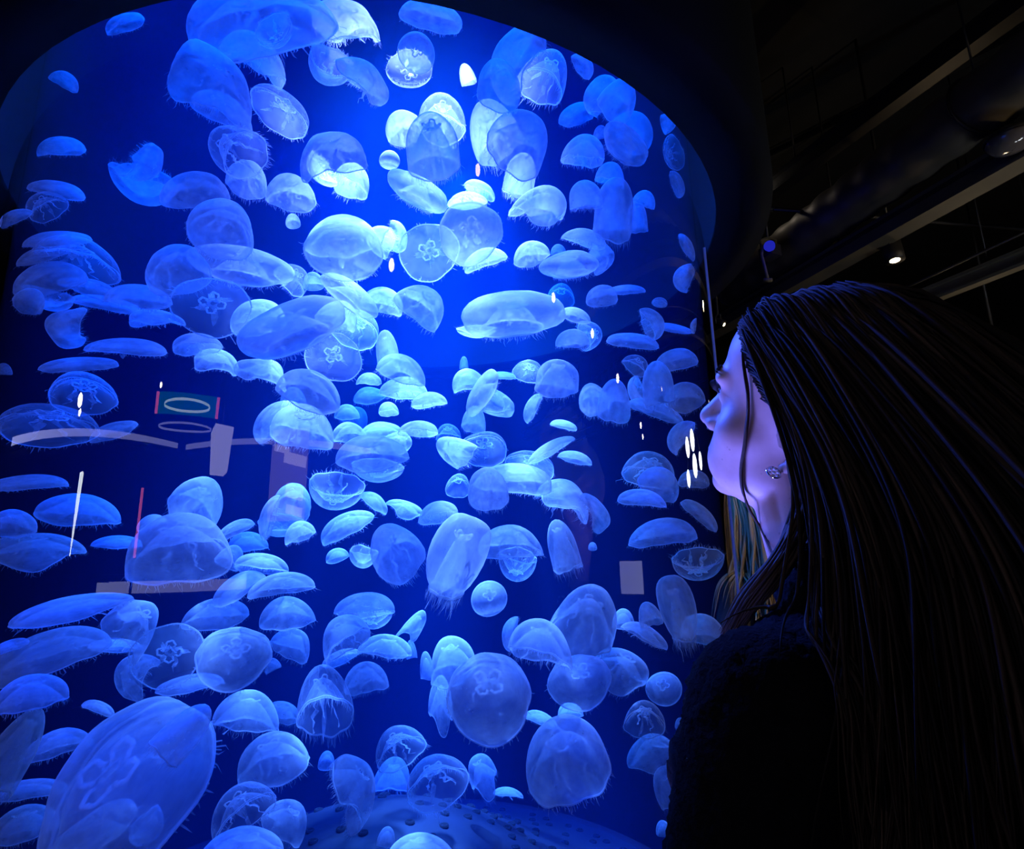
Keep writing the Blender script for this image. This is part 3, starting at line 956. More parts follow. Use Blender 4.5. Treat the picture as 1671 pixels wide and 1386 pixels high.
# ------------------------------------------------------------------ people
def smin(a, b, k):
    h = np.clip(0.5 + 0.5 * (b - a) / k, 0, 1)
    return b * (1 - h) + a * h - k * h * (1 - h)


def ell(p, c, r):
    q = (p - np.array(c)) / np.array(r)
    k0 = np.linalg.norm(q, axis=-1)
    k1 = np.linalg.norm(q / np.array(r), axis=-1) + 1e-9
    return k0 * (k0 - 1.0) / k1


def cap(p, a, b, ra, rb):
    a, b = np.array(a, float), np.array(b, float)
    ab = b - a
    t = np.clip(((p - a) @ ab) / ab.dot(ab), 0, 1)
    return np.linalg.norm(p - (a + t[..., None] * ab), axis=-1) - (ra + (rb - ra) * t)


def head_sdf(p):
    """Woman's head; origin midway between the ear openings, +y towards the face, +z to the crown (metres)."""
    d = ell(p, (0, -0.012, 0.055), (0.074, 0.097, 0.083))
    d = smin(d, ell(p, (0, 0.048, 0.066), (0.058, 0.050, 0.050)), 0.03)
    d = smin(d, ell(p, (0, 0.042, -0.012), (0.060, 0.058, 0.082)), 0.03)
    d = smin(d, ell(p, (0, 0.036, -0.062), (0.050, 0.054, 0.038)), 0.03)
    d = smin(d, ell(p, (0, 0.086, -0.088), (0.020, 0.016, 0.015)), 0.022)
    for s in (-1, 1):
        d = smin(d, ell(p, (s * 0.046, 0.058, -0.016), (0.021, 0.026, 0.022)), 0.02)
        d = smin(d, ell(p, (s * 0.036, 0.064, -0.050), (0.020, 0.030, 0.028)), 0.02)
        d = smin(d, ell(p, (s * 0.026, 0.088, 0.040), (0.028, 0.012, 0.010)), 0.014)
    d = smin(d, ell(p, (0, 0.085, -0.050), (0.030, 0.020, 0.022)), 0.016)
    for s in (-1, 1):
        d = -smin(-d, ell(p, (s * 0.032, 0.107, 0.020), (0.019, 0.015, 0.011)), 0.012)
        d = smin(d, ell(p, (s * 0.031, 0.083, 0.020), (0.0145, 0.0125, 0.0115)), 0.003)
    d = smin(d, cap(p, (0, 0.090, 0.030), (0, 0.121, -0.014), 0.0085, 0.010), 0.012)
    d = smin(d, ell(p, (0, 0.121, -0.018), (0.0105, 0.0105, 0.0095)), 0.006)
    for s in (-1, 1):
        d = smin(d, ell(p, (s * 0.0125, 0.108, -0.022), (0.0085, 0.010, 0.008)), 0.006)
    d = smin(d, ell(p, (0, 0.103, -0.049), (0.022, 0.0085, 0.0060)), 0.006)
    d = smin(d, ell(p, (0, 0.1005, -0.061), (0.019, 0.0085, 0.0065)), 0.006)
    return d


def star_mesh(sdf, c0, nu=150, nv=110, rmax=0.2):
    th = np.linspace(0, PI, nv)
    ph = np.linspace(0, 2 * PI, nu, endpoint=False)
    T, P = np.meshgrid(th, ph, indexing='ij')
    D = np.stack([np.sin(T) * np.cos(P), np.sin(T) * np.sin(P), np.cos(T)], -1).reshape(-1, 3)
    c0 = np.array(c0)
    # outermost crossing along each direction
    best = np.zeros(len(D))
    for r in np.linspace(0.02, rmax, 60):
        ins = sdf(c0 + D * r) < 0
        best = np.where(ins, r, best)
    lo, hi = best, best + rmax / 58
    for _ in range(14):
        mid = (lo + hi) / 2
        ins = sdf(c0 + D * mid[:, None]) < 0
        lo, hi = np.where(ins, mid, lo), np.where(ins, hi, mid)
    V = c0 + D * lo[:, None]
    F = []
    for i in range(nv - 1):
        for k in range(nu):
            k2 = (k + 1) % nu
            F.append((i * nu + k, (i + 1) * nu + k, (i + 1) * nu + k2, i * nu + k2))
    return V, F


def remeshed(mb, name, mat, voxel, smooth=2, factor=0.5):
    me = mb.mesh(name, mat)
    bm = bmesh.new()
    bm.from_mesh(me)
    bmesh.ops.remove_doubles(bm, verts=bm.verts, dist=1e-6)
    bmesh.ops.recalc_face_normals(bm, faces=bm.faces)
    bm.to_mesh(me)
    bm.free()
    o = bpy.data.objects.new('remesh_source', me)
    C.objects.link(o)
    r = o.modifiers.new('r', 'REMESH')
    r.mode = 'VOXEL'
    r.voxel_size = voxel
    r.use_smooth_shade = True
    if smooth:
        s = o.modifiers.new('s', 'SMOOTH')
        s.iterations = smooth
        s.factor = factor
    dg = bpy.context.evaluated_depsgraph_get()
    out = bpy.data.meshes.new_from_object(o.evaluated_get(dg))
    out.name = name
    bpy.data.objects.remove(o)
    if not out.materials:
        out.materials.append(mat)
    out.polygons.foreach_set('use_smooth', [True] * len(out.polygons))
    return out


def add_ell(mb, c, r, M=None, n=20):
    v, f = [], []
    m = n // 2 + 2
    for i in range(m):
        t = PI * i / (m - 1)
        t = min(max(t, 1e-3), PI - 1e-3)
        for k in range(n):
            a = 2 * PI * k / n
            q = Vector((r[0] * math.sin(t) * math.cos(a), r[1] * math.sin(t) * math.sin(a), r[2] * math.cos(t)))
            v.append((M @ q if M is not None else q) + Vector(c))
    for i in range(m - 1):
        for k in range(n):
            k2 = (k + 1) % n
            f.append((i * n + k, (i + 1) * n + k, (i + 1) * n + k2, i * n + k2))
    f.append(tuple(range(n)))
    f.append(tuple((m - 1) * n + k for k in range(n))[::-1])
    mb.add(v, f)


def add_cap(mb, a, b, ra, rb, n=16):
    a, b = Vector(a), Vector(b)
    d = (b - a)
    L = d.length
    d.normalize()
    pts, rad = [], []
    for t in (-0.98, -0.85, -0.6, -0.3, 0.0):
        pts.append(a + d * ra * t)
        rad.append(ra * math.sqrt(max(0.0, 1 - t * t)))
    for t in (0.33, 0.66):
        pts.append(a + d * L * t)
        rad.append(ra + (rb - ra) * t)
    for t in (0.0, 0.3, 0.6, 0.85, 0.98):
        pts.append(b + d * rb * t)
        rad.append(rb * math.sqrt(max(0.0, 1 - t * t)))
    mb.tube(pts, rad, n)


def _skin(nt, out):
    p = node(nt, 'ShaderNodeBsdfPrincipled', Roughness=0.48)
    tc = node(nt, 'ShaderNodeTexCoord')
    no = node(nt, 'ShaderNodeTexNoise', Scale=38.0, Detail=4.0)
    nt.links.new(tc.outputs['Object'], no.inputs['Vector'])
    r = node(nt, 'ShaderNodeValToRGB')
    r.color_ramp.elements[0].position, r.color_ramp.elements[1].position = 0.3, 0.75
    r.color_ramp.elements[0].color = (0.60, 0.36, 0.27, 1)
    r.color_ramp.elements[1].color = (0.72, 0.48, 0.38, 1)
    nt.links.new(no.outputs['Fac'], r.inputs['Fac'])
    vo = node(nt, 'ShaderNodeTexVoronoi', Scale=62.0)
    nt.links.new(tc.outputs['Object'], vo.inputs['Vector'])
    mr = node(nt, 'ShaderNodeMapRange')
    mr.inputs['From Min'].default_value, mr.inputs['From Max'].default_value = 0.03, 0.10
    mr.inputs['To Min'].default_value, mr.inputs['To Max'].default_value = 0.45, 0.0
    nt.links.new(vo.outputs['Distance'], mr.inputs['Value'])
    mx = node(nt, 'ShaderNodeMixRGB', Color2=(0.22, 0.11, 0.08, 1))
    nt.links.new(mr.outputs[0], mx.inputs['Fac'])
    nt.links.new(r.outputs['Color'], mx.inputs['Color1'])
    nt.links.new(mx.outputs['Color'], p.inputs['Base Color'])
    no2 = node(nt, 'ShaderNodeTexNoise', Scale=420.0, Detail=2.0)
    nt.links.new(tc.outputs['Object'], no2.inputs['Vector'])
    bp = node(nt, 'ShaderNodeBump', Strength=0.12, Distance=0.0006)
    nt.links.new(no2.outputs['Fac'], bp.inputs['Height'])
    nt.links.new(bp.outputs['Normal'], p.inputs['Normal'])
    nt.links.new(p.outputs[0], out.inputs['Surface'])


def hair_mat(name, dark, light, rough=0.42):
    def b(nt, out):
        p = node(nt, 'ShaderNodeBsdfPrincipled', Roughness=rough)
        p.inputs['Specular IOR Level'].default_value = 0.22
        at = node(nt, 'ShaderNodeAttribute', _attribute_name='tone')
        r = node(nt, 'ShaderNodeValToRGB')
        r.color_ramp.elements[0].color = (*dark, 1)
        r.color_ramp.elements[1].color = (*light, 1)
        nt.links.new(at.outputs['Fac'], r.inputs['Fac'])
        nt.links.new(r.outputs['Color'], p.inputs['Base Color'])
        nt.links.new(p.outputs[0], out.inputs['Surface'])
    return material(name, b)


M_SKIN = material('skin', _skin)
M_EYE = plain('eye_white', (0.75, 0.73, 0.70), 0.2)
M_IRIS = plain('iris', (0.05, 0.06, 0.08), 0.15)
M_LASH = plain('lash', (0.012, 0.009, 0.008), 0.5)
M_HAIR = hair_mat('brown_hair', (0.0035, 0.002, 0.0015), (0.11, 0.07, 0.042), 0.68)
M_BLOND = hair_mat('blond_hair', (0.16, 0.12, 0.07), (0.34, 0.26, 0.15), 0.5)
M_FLEECE = plain('black_fleece', (0.006, 0.006, 0.008), 0.95, spec=0.1, noise=0.5, scale=160, bump=0.9, bscale=190)
M_JACKET = plain('dark_coat', (0.02, 0.018, 0.017), 0.8, noise=0.3, scale=40)
M_TROUSER = plain('dark_denim', (0.016, 0.02, 0.035), 0.8, noise=0.3, scale=200)
M_SHOE = plain('dark_leather', (0.02, 0.017, 0.015), 0.4)
M_SILVER = plain('silver', (0.85, 0.86, 0.88), 0.12, metal=1.0)
M_CRYSTAL = plain('crystal', (0.9, 0.92, 0.95), 0.05, spec=1.0)
M_SCARF = plain('striped_scarf', (0.25, 0.24, 0.22), 0.9, noise=0.6, scale=70)
M_LIP = plain('lip', (0.45, 0.18, 0.16), 0.4)


def basis(yaw, tilt, lean):
    f = np.array([-math.cos(yaw), math.sin(yaw), 0.0])
    r = np.cross(f, [0, 0, 1.0])
    u = np.array([0, 0, 1.0])
    f2 = f * math.cos(tilt) + u * math.sin(tilt)
    u2 = -f * math.sin(tilt) + u * math.cos(tilt)
    r3 = r * math.cos(lean) + u2 * math.sin(lean)
    u3 = u2 * math.cos(lean) - r * math.sin(lean)
    return np.stack([r3, f2, u3], 1)


HAIRLINE = [(-0.13, -0.075), (-0.06, -0.065), (-0.03, -0.02), (-0.005, 0.030), (0.030, 0.034), (0.052, 0.060), (0.068, 0.085), (0.082, 0.098), (0.13, 0.112)]


def hairline(y):
    return np.interp(y, [a for a, b in HAIRLINE], [b for a, b in HAIRLINE])


def person(label, H, yaw, tilt, lean, base, tyaw, scale_pose, hairmat, jacketmat, extras, n_locks, seed, fine=True, locks=()):
    """Standing woman. H: head origin; base: ground point under the pelvis; tyaw: way the chest faces."""
    r_ = np.random.default_rng(seed)
    HB = basis(yaw, tilt, lean)
    H = np.array(H)
    tf = np.array([-math.cos(tyaw), math.sin(tyaw), 0.0])
    tl = np.array([-tf[1], tf[0], 0.0])
    base = np.array([base[0], base[1], 0.0])

    def P(fwd, left, z):
        return Vector(base + tf * fwd + tl * left + np.array([0, 0, z]))

    def hl(p):
        return Vector(H + HB @ np.array(p))

    TM = Matrix(((tf[0], tl[0], 0), (tf[1], tl[1], 0), (0, 0, 1)))
    root = thing('person', label, 'person', tuple(base))
    inv = Matrix.Translation(-Vector(base))

    # --- one continuous body
    mb = MB()
    V, F = star_mesh(head_sdf, (0, 0.0, 0.012), *((160, 120) if fine else (70, 54)))
    mb.add([H + HB @ p for p in V], F)
    for s in (-1, 1):
        def E(o, y, z):
            return hl((s * (0.070 + o), y, z))
        helix = [(0.006, 0.006, -0.002), (0.010, 0.004, 0.018), (0.014, -0.010, 0.030), (0.017, -0.025, 0.022), (0.016, -0.028, 0.004),
                 (0.012, -0.019, -0.016), (0.009, -0.008, -0.029), (0.006, 0.002, -0.030)]
        mb.tube([E(*q) for q in helix], [0.004, 0.0045, 0.0045, 0.0045, 0.0045, 0.0055, 0.0065, 0.005], 10)
        add_cap(mb, E(0.002, -0.009, 0.014), E(0.003, -0.008, -0.014), 0.010, 0.008, 12)
        add_ell(mb, E(0.006, 0.005, -0.006), (0.004, 0.004, 0.006), None, 10)
    nb = P(-0.01, 0, 1.37)
    add_cap(mb, nb, hl((0, -0.012, -0.035)), 0.060, 0.052, 24)
    add_cap(mb, P(0.02, 0, 1.37), hl((0, 0.022, -0.062)), 0.046, 0.040, 20)
    add_ell(mb, P(0, 0, 0.95), (0.105, 0.16, 0.12), TM)
    add_ell(mb, P(0.01, 0, 1.10), (0.088, 0.125, 0.15), TM)
    add_ell(mb, P(0.01, 0, 1.24), (0.10, 0.142, 0.15), TM)
    add_ell(mb, P(-0.005, 0, 1.300), (0.062, 0.126, 0.050), TM)
    for s in (-1, 1):
        add_ell(mb, P(0.085, s * 0.07, 1.215), (0.050, 0.056, 0.056), TM)
        hip, knee, ank = P(0, s * 0.085, 0.90), P(0.02, s * 0.09, 0.49), P(-0.02, s * 0.095, 0.09)
        add_cap(mb, hip, knee, 0.085, 0.055)
        add_cap(mb, knee, ank, 0.052, 0.036)
        add_cap(mb, ank, P(0.11, s * 0.105, 0.035), 0.036, 0.03)
        sh, el, wr = P(0, s * 0.136, 1.30), P(0.03, s * 0.198, 1.06), P(0.14, s * 0.184, 0.85)
        add_cap(mb, sh, el, 0.050, 0.039)
        add_cap(mb, el, wr, 0.038, 0.026)
        hd = (wr - el).normalized()
        sd = Vector(tl) * s
        nrm = hd.cross(sd).normalized()
        sd = nrm.cross(hd).normalized()
        across = nrm
        for q in range(4):
            a0 = wr + hd * 0.012 + across * (q - 1.5) * 0.012
            a1 = wr + hd * 0.085 + across * (q - 1.5) * 0.019
            add_cap(mb, a0, a1, 0.013, 0.0105, 10)
            L = (0.062, 0.074, 0.068, 0.052)[q]
            curl = -sd * 0.35
            d1 = (hd + curl * 0.5).normalized()
            d2 = (hd + curl * 1.6).normalized()
            k1 = a1 + d1 * L * 0.5
            add_cap(mb, a1, k1, 0.0095, 0.0085, 10)
            add_cap(mb, k1, k1 + d2 * L * 0.5, 0.0085, 0.007, 10)
        t0 = wr + hd * 0.02 + across * 0.02
        t1 = t0 + (hd * 0.6 + across * 0.75).normalized() * 0.04
        add_cap(mb, t0, t1, 0.013, 0.010, 10)
        add_cap(mb, t1, t1 + (hd * 0.95 + across * 0.25).normalized() * 0.035, 0.0095, 0.0075, 10)
    me = remeshed(mb, 'body', M_SKIN, 0.0036 if fine else 0.008, 3)
    me.transform(inv)
    body = link('body', me, root)

    # --- eyes, brows, lashes, nostrils, lips
    for s in (-1, 1):
        m = MB()
        add_ell(m, hl((s * 0.031, 0.0842, 0.0200)), (0.0118, 0.0118, 0.0118), None, 16)
        ev = m.mesh('eye', M_EYE)
        ev.transform(inv)
        eye = link('eye', ev, root)
        if fine:
            m = MB()
            add_ell(m, hl((s * 0.031, 0.0935, 0.0220)), (0.0052, 0.0034, 0.0052), Matrix(HB.tolist()), 14)
            iv = m.mesh('iris', M_IRIS)
            iv.transform(inv)
            link('iris', iv, eye)
        if fine:
            m = MB()
            for q in range(15):
                t = q / 14 - 0.5
                p0 = (s * (0.031 + 0.024 * t), 0.0965 - 0.030 * t * t + 0.002 * (1 if s * t < 0 else -2) * abs(t), 0.0262 - 0.012 * t * t)
                p1 = (p0[0] + s * 0.006 * t, p0[1] + 0.0065, p0[2] + 0.003)
                p2 = (p1[0] + s * 0.004 * t, p1[1] + 0.0030, p1[2] + 0.0045)
                m.tube([hl(p0), hl(p1), hl(p2)], [0.0006, 0.0005, 0.0002], 4)
            ms = m.mesh('eyelash', M_LASH)
            ms.transform(inv)
            link('eyelash', ms, root)
            m = MB()
            for q in range(46):
                t = r_.uniform(0, 1)
                p0 = np.array([s * (0.012 + 0.036 * t), 0.0, 0.041 + 0.008 * math.sin(t * 2.3) + r_.normal(0, 0.0014)])
                y = np.linspace(0.11, 0.05, 120)
                q_ = np.stack([np.full(120, p0[0]), y, np.full(120, p0[2])], 1)
                ins = np.nonzero(head_sdf(q_) < 0)[0]
                p0[1] = y[ins[0]] if len(ins) else 0.09
                p1 = p0 + np.array([s * 0.007, -0.001, 0.0022])
                m.tube([hl(p0 + np.array([0, 0.0004, 0])), hl((p0 + p1) / 2 + np.array([0, 0.0016, 0])), hl(p1 + np.array([0, 0.0006, 0]))], [0.0007, 0.0007, 0.0002], 4)
            ms = m.mesh('eyebrow', M_LASH)
            ms.transform(inv)
            link('eyebrow', ms, root)
            m = MB()
            add_ell(m, hl((s * 0.0085, 0.1115, -0.0290)), (0.0036, 0.0058, 0.0022), Matrix(HB.tolist()), 12)
            ms = m.mesh('nostril', M_LASH)
            ms.transform(inv)
            link('nostril', ms, root)

    # --- hair: a close cap on the scalp and many combed locks that hang over it
    G = np.array([0, 0, -1.0])
    torso = [(np.array(P(0.01, 0, 1.20)), 0.155), (np.array(P(-0.005, 0.075, 1.315)), 0.070), (np.array(P(-0.005, -0.075, 1.315)), 0.070), (np.array(P(-0.008, 0, 1.315)), 0.082),
             (np.array(P(-0.03, 0, 1.15)), 0.165)]
    shl, shr, elL, elR = [np.array(P(*q)) for q in ((0, 0.136, 1.298), (0, -0.136, 1.298), (0.03, 0.198, 1.06), (0.03, -0.198, 1.06))]
    nka, nkb = np.array(nb), H + HB @ np.array((0, -0.005, -0.04))

    def world_sdf(p):
        d = head_sdf((p - H) @ HB)
        d = smin(d, cap(p, nka, nkb, 0.062, 0.056), 0.02)
        for c, r in torso:
            d = smin(d, np.linalg.norm(p - c, axis=-1) - r, 0.03)
        d = smin(d, cap(p, shl, elL, 0.070, 0.058), 0.02)
        d = smin(d, cap(p, shr, elR, 0.070, 0.058), 0.02)
        return d

    def grad(p, e=0.002):
        g = np.stack([world_sdf(p + np.array(v) * e) - world_sdf(p - np.array(v) * e) for v in ((1, 0, 0), (0, 1, 0), (0, 0, 1))], -1)
        return g / (np.linalg.norm(g, axis=-1, keepdims=True) + 1e-9)

    up_mask = V[:, 2] > hairline(V[:, 1]) - 0.004
    nv_ = V / np.linalg.norm(V, axis=1, keepdims=True)
    capm = MB()
    keep = [q for q in F if all(up_mask[i] for i in q)]
    idx = sorted({i for q in keep for i in q})
    re = {i: k for k, i in enumerate(idx)}
    capm.add([H + HB @ (V[i] + nv_[i] * 0.005) for i in idx], [tuple(re[i] for i in q) for q in keep])
    # roots
    cand = V[np.nonzero(up_mask & (V[:, 2] > -0.07))[0]]
    wts = np.ones(len(cand))
    sel = cand[r_.choice(len(cand), n_locks)] + r_.normal(0, 0.003, (n_locks, 3))
    # lateral spread from the parting and thick sampling near the hairline
    edge = np.abs(cand[:, 2] - hairline(cand[:, 1])) < 0.016
    ec = cand[edge & (cand[:, 1] > -0.03)]
    ne = n_locks // 3
    sel[:ne] = ec[r_.choice(len(ec), ne)]
    root_l = sel.copy()
    lay = 0.005 + 0.013 * r_.random(n_locks)
    lay[:ne] = 0.004 + 0.007 * r_.random(ne)
    p = H + (root_l + root_l / np.linalg.norm(root_l, axis=1, keepdims=True) * 0.002) @ HB.T
    side = np.sign(root_l[:, 0] + 1e-6 + r_.normal(0, 0.004, n_locks))
    back = HB @ np.array([0, -1.0, 0])
    rgt = HB @ np.array([1.0, 0, 0])
    d = side[:, None] * rgt * 0.75 + back * 0.85 + HB @ np.array([0, 0, 0.25])
    frnt = np.clip((root_l[:, 1] - 0.0) / 0.07, 0, 1)
    length = 0.44 + 0.10 * r_.random(n_locks)
    step = 0.016
    ns = 30
    path = [p.copy()]
    fwdt = tf
    drift = np.where((r_.random(n_locks) < 0.7) & (root_l[:, 1] > 0.02), 1.0, -0.30) * 1.0
    wav = r_.uniform(0, 2 * PI, n_locks)
    amp = r_.uniform(0.0, 0.34, n_locks)
    stray = r_.normal(0, 0.055, (n_locks, 3))
    for i in range(ns):
        q = (p - H) @ HB
        low = np.clip((0.05 - q[:, 2]) / 0.09, 0, 1)[:, None]
        comb = side[:, None] * rgt * 0.45 + back * (0.95 - 0.12 * frnt)[:, None]
        outw = (amp * np.sin(wav + i * 0.33))[:, None] * tl
        want = (1 - low) * (comb * 0.70 + G * (0.82 + 0.08 * frnt)[:, None]) + low * (G * 1.0 + fwdt * (0.16 * drift * np.clip((-0.05 - q[:, 2]) / 0.08, 0, 1))[:, None] + outw)
        want = want + stray
        want /= np.linalg.norm(want, axis=1, keepdims=True)
        d = d * 0.62 + want * 0.38
        d /= np.linalg.norm(d, axis=1, keepdims=True)
        p = p + d * step
        for _ in range(2):
            s_ = world_sdf(p)
            push = np.clip(np.minimum(lay, 0.004 + 0.004 * i) - s_, 0, 0.03)
            p = p + grad(p) * push[:, None]
        path.append(p.copy())
    path = np.stack(path, 1)
    m = MB()
    tone = []
    for k in range(n_locks):
        nn = int(min(ns, length[k] / step))
        pts = path[k, :nn + 1]
        rad = (0.0021 if n_locks > 1000 else 0.006) * (0.7 + 0.6 * r_.random())
        if k < ne:
            rad *= 0.65
        tt = np.linspace(0, 1, len(pts))
        rr = rad * np.clip(np.minimum(0.35 + 4 * tt, 1.05 - 0.9 * tt ** 3), 0.05, 1)
        a = len(m.v)
        m.tube(pts[::1], list(rr), 4, flat=1.6)
        tone += [float(np.clip(r_.beta(1.3, 3.2), 0, 1))] * (len(m.v) - a)
    for ctrl, count, spread, radius in locks:
        c_ = np.array([np.array(hl(q[1:])) if q[0] == 'h' else np.array(P(*q[1:])) for q in ctrl])
        n_c = len(c_)
        for k in range(count):
            u_ = np.clip(r_.normal(0, 1, 3), -1.5, 1.5)
            v_ = np.clip(r_.normal(0, 1, 3), -1.5, 1.5) * 0.5
            j_ = np.linspace(0, 1, n_c)[:, None]
            cc = c_ + spread * (u_ * (0.55 + 0.45 * j_) + v_ * np.sin(j_ * 5 + k))
            tq = np.linspace(0, n_c - 1, 34)
            pts = []
            for t_ in tq:
                i_ = min(int(t_), n_c - 2)
                f_ = t_ - i_
                p0, p1, p2, p3 = cc[max(i_ - 1, 0)], cc[i_], cc[i_ + 1], cc[min(i_ + 2, n_c - 1)]
                pts.append(0.5 * (2 * p1 + (p2 - p0) * f_ + (2 * p0 - 5 * p1 + 4 * p2 - p3) * f_ ** 2 + (3 * p1 - p0 - 3 * p2 + p3) * f_ ** 3))
            pts = np.array(pts)
            for _ in range(3):
                s_ = world_sdf(pts)
                pts = pts + grad(pts) * np.clip(0.0025 + 0.002 * abs(u_[0]) - s_, 0, 0.03)[:, None]
            tt = np.linspace(0, 1, 34)
            a = len(m.v)
            m.tube([tuple(q) for q in pts], list(radius * r_.uniform(0.7, 1.2) * np.clip(np.minimum(0.3 + 5 * tt, 1.05 - 0.9 * tt ** 4), 0.05, 1)), 4, flat=1.5)
            tone += [float(np.clip(r_.beta(2.5, 1.5), 0, 1))] * (len(m.v) - a)
    a = len(m.v)
    m.add(capm.v, capm.f)
    tone += [0.05] * (len(m.v) - a)
    hm_ = m.mesh('hair', hairmat)
    at = hm_.attributes.new('tone', 'FLOAT', 'POINT')
    at.data.foreach_set('value', tone)
    hm_.transform(inv)
    link('hair', hm_, root)

    # --- clothes
    m = MB()
    add_ell(m, P(0, 0, 0.93), (0.130, 0.185, 0.14), TM)
    add_ell(m, P(0.01, 0, 1.08), (0.118, 0.155, 0.17), TM)
    add_ell(m, P(0.01, 0, 1.22), (0.128, 0.165, 0.155), TM)
    add_ell(m, P(-0.005, 0, 1.325), (0.086, 0.146, 0.060), TM)
    add_cap(m, P(-0.012, 0, 1.34), P(-0.012, 0, 1.378), 0.088, 0.076, 24)
    for s in (-1, 1):
        add_ell(m, P(0.095, s * 0.07, 1.215), (0.062, 0.068, 0.066), TM)
        sh, el, wr = P(0, s * 0.136, 1.298), P(0.03, s * 0.198, 1.06), P(0.135, s * 0.185, 0.86)
        add_cap(m, sh, el, 0.066, 0.056, 20)
        add_cap(m, el, wr, 0.055, 0.044, 20)
    me = remeshed(m, 'jacket', jacketmat, 0.0065 if fine else 0.012, 6)
    # fuzzy pile
    n_ = len(me.vertices)
    co = np.zeros(n_ * 3)
    no = np.zeros(n_ * 3)
    me.vertices.foreach_get('co', co)
    me.vertices.foreach_get('normal', no)
    co = co.reshape(-1, 3) + no.reshape(-1, 3) * (r_.normal(0, 0.0013 if fine else 0.0, (n_, 1)))
    me.vertices.foreach_set('co', co.ravel())
    me.transform(inv)
    link('jacket', me, root)
    m = MB()
    add_ell(m, P(0, 0, 0.92), (0.112, 0.168, 0.13), TM)
    for s in (-1, 1):
        hip, knee, ank = P(0, s * 0.085, 0.90), P(0.02, s * 0.09, 0.49), P(-0.02, s * 0.095, 0.07)
        add_cap(m, hip, knee, 0.095, 0.066)
        add_cap(m, knee, ank, 0.064, 0.052)
    me = remeshed(m, 'trousers', M_TROUSER, 0.009, 3)
    me.transform(inv)
    link('trousers', me, root)
    for s in (-1, 1):
        m = MB()
        add_cap(m, P(-0.03, s * 0.096, 0.045), P(0.13, s * 0.108, 0.04), 0.045, 0.040)
        add_cap(m, P(-0.02, s * 0.095, 0.05), P(-0.02, s * 0.095, 0.11), 0.045, 0.046)
        me = remeshed(m, 'shoe', M_SHOE, 0.007, 2)
        for v in me.vertices:
            v.co.z = max(v.co.z, 0.0)
        me.transform(inv)
        link('shoe', me, root)
    for fn in extras:
        fn(root, hl, P, inv, TM)
    return root


def earrings(root, hl, P, inv, TM):
    for s in (-1, 1):
        c = hl((s * 0.0835, 0.0025, -0.0345))
        m = MB()
        m.tube([c + Vector((0.0062 * math.cos(a), 0.0062 * math.sin(a) * 0.8, 0.0062 * math.sin(a))) for a in np.linspace(0, 2 * PI, 16, endpoint=False)], 0.0011, 6, closed=True)
        me = m.mesh('earring', M_SILVER)
        me.transform(inv)
        e = link('earring', me, root)
        e['label'] = 'round silver stud earring set with tiny stones'
        m = MB()
        for q in range(7):
            a = 2 * PI * q / 6
            k = c + (Vector((0.0042 * math.cos(a), 0.003 * math.sin(a), 0.0042 * math.sin(a))) if q < 6 else Vector((0, 0, 0)))
            add_ell(m, k, (0.0019, 0.0019, 0.0019), None, 6)
        me = m.mesh('stone', M_CRYSTAL, smooth=False)
        me.transform(inv)
        st = link('stone', me, e)


def scarf(root, hl, P, inv, TM):
    m = MB()
    for z, r in ((1.385, 0.082), (1.41, 0.078), (1.432, 0.070)):
        m.tube([P(0.085 * math.cos(a) * r / 0.08, r * math.sin(a), z + 0.008 * math.cos(3 * a)) for a in np.linspace(0, 2 * PI, 28, endpoint=False)], 0.017, 8, closed=True)
    me = m.mesh('scarf', M_SCARF)
    me.transform(inv)
    link('scarf', me, root)


FRONT_LOCKS = [
    # sweep from the temple over the top of the ear, behind the lobe and forward over the collar
    ([('h', -0.060, 0.060, 0.085), ('h', -0.077, 0.020, 0.056), ('h', -0.090, -0.006, 0.022), ('h', -0.093, -0.020, -0.018), ('h', -0.080, -0.030, -0.064),
      ('p', 0.008, 0.078, 1.420), ('p', 0.055, 0.076, 1.380), ('p', 0.078, 0.080, 1.345)], 120, 0.0040, 0.0016),
    ([('h', -0.052, 0.068, 0.096), ('h', -0.074, 0.010, 0.082), ('h', -0.092, -0.024, 0.030), ('h', -0.095, -0.036, -0.020), ('h', -0.085, -0.030, -0.075),
      ('p', 0.012, 0.080, 1.415), ('p', 0.045, 0.086, 1.378), ('p', 0.070, 0.090, 1.342)], 160, 0.005, 0.0017),
    # thin strand that falls across the cheek
    ([('h', -0.062, 0.060, 0.075), ('h', -0.0685, 0.046, 0.030), ('h', -0.0655, 0.043, -0.010), ('h', -0.060, 0.044, -0.048), ('h', -0.056, 0.036, -0.085),
      ('h', -0.054, 0.014, -0.112), ('p', 0.030, 0.066, 1.415)], 7, 0.0013, 0.0008),
]

person('woman with long brown hair in black fleece gazing up into the tank', (0.319, 0.609, 1.552), 0.747, 0.399, 0.313,
       (0.320, 0.592), 1.02, 1.0, M_HAIR, M_FLEECE, [earrings], 3600, 5, locks=FRONT_LOCKS)

person('blond woman in a dark coat half hidden between the tank and the dark-haired woman', (0.775, 1.87, 1.555), 1.25, 0.05, 0.0,
       (0.79, 1.85), 1.2, 1.0, M_BLOND, M_JACKET, [scarf], 420, 9, fine=False)


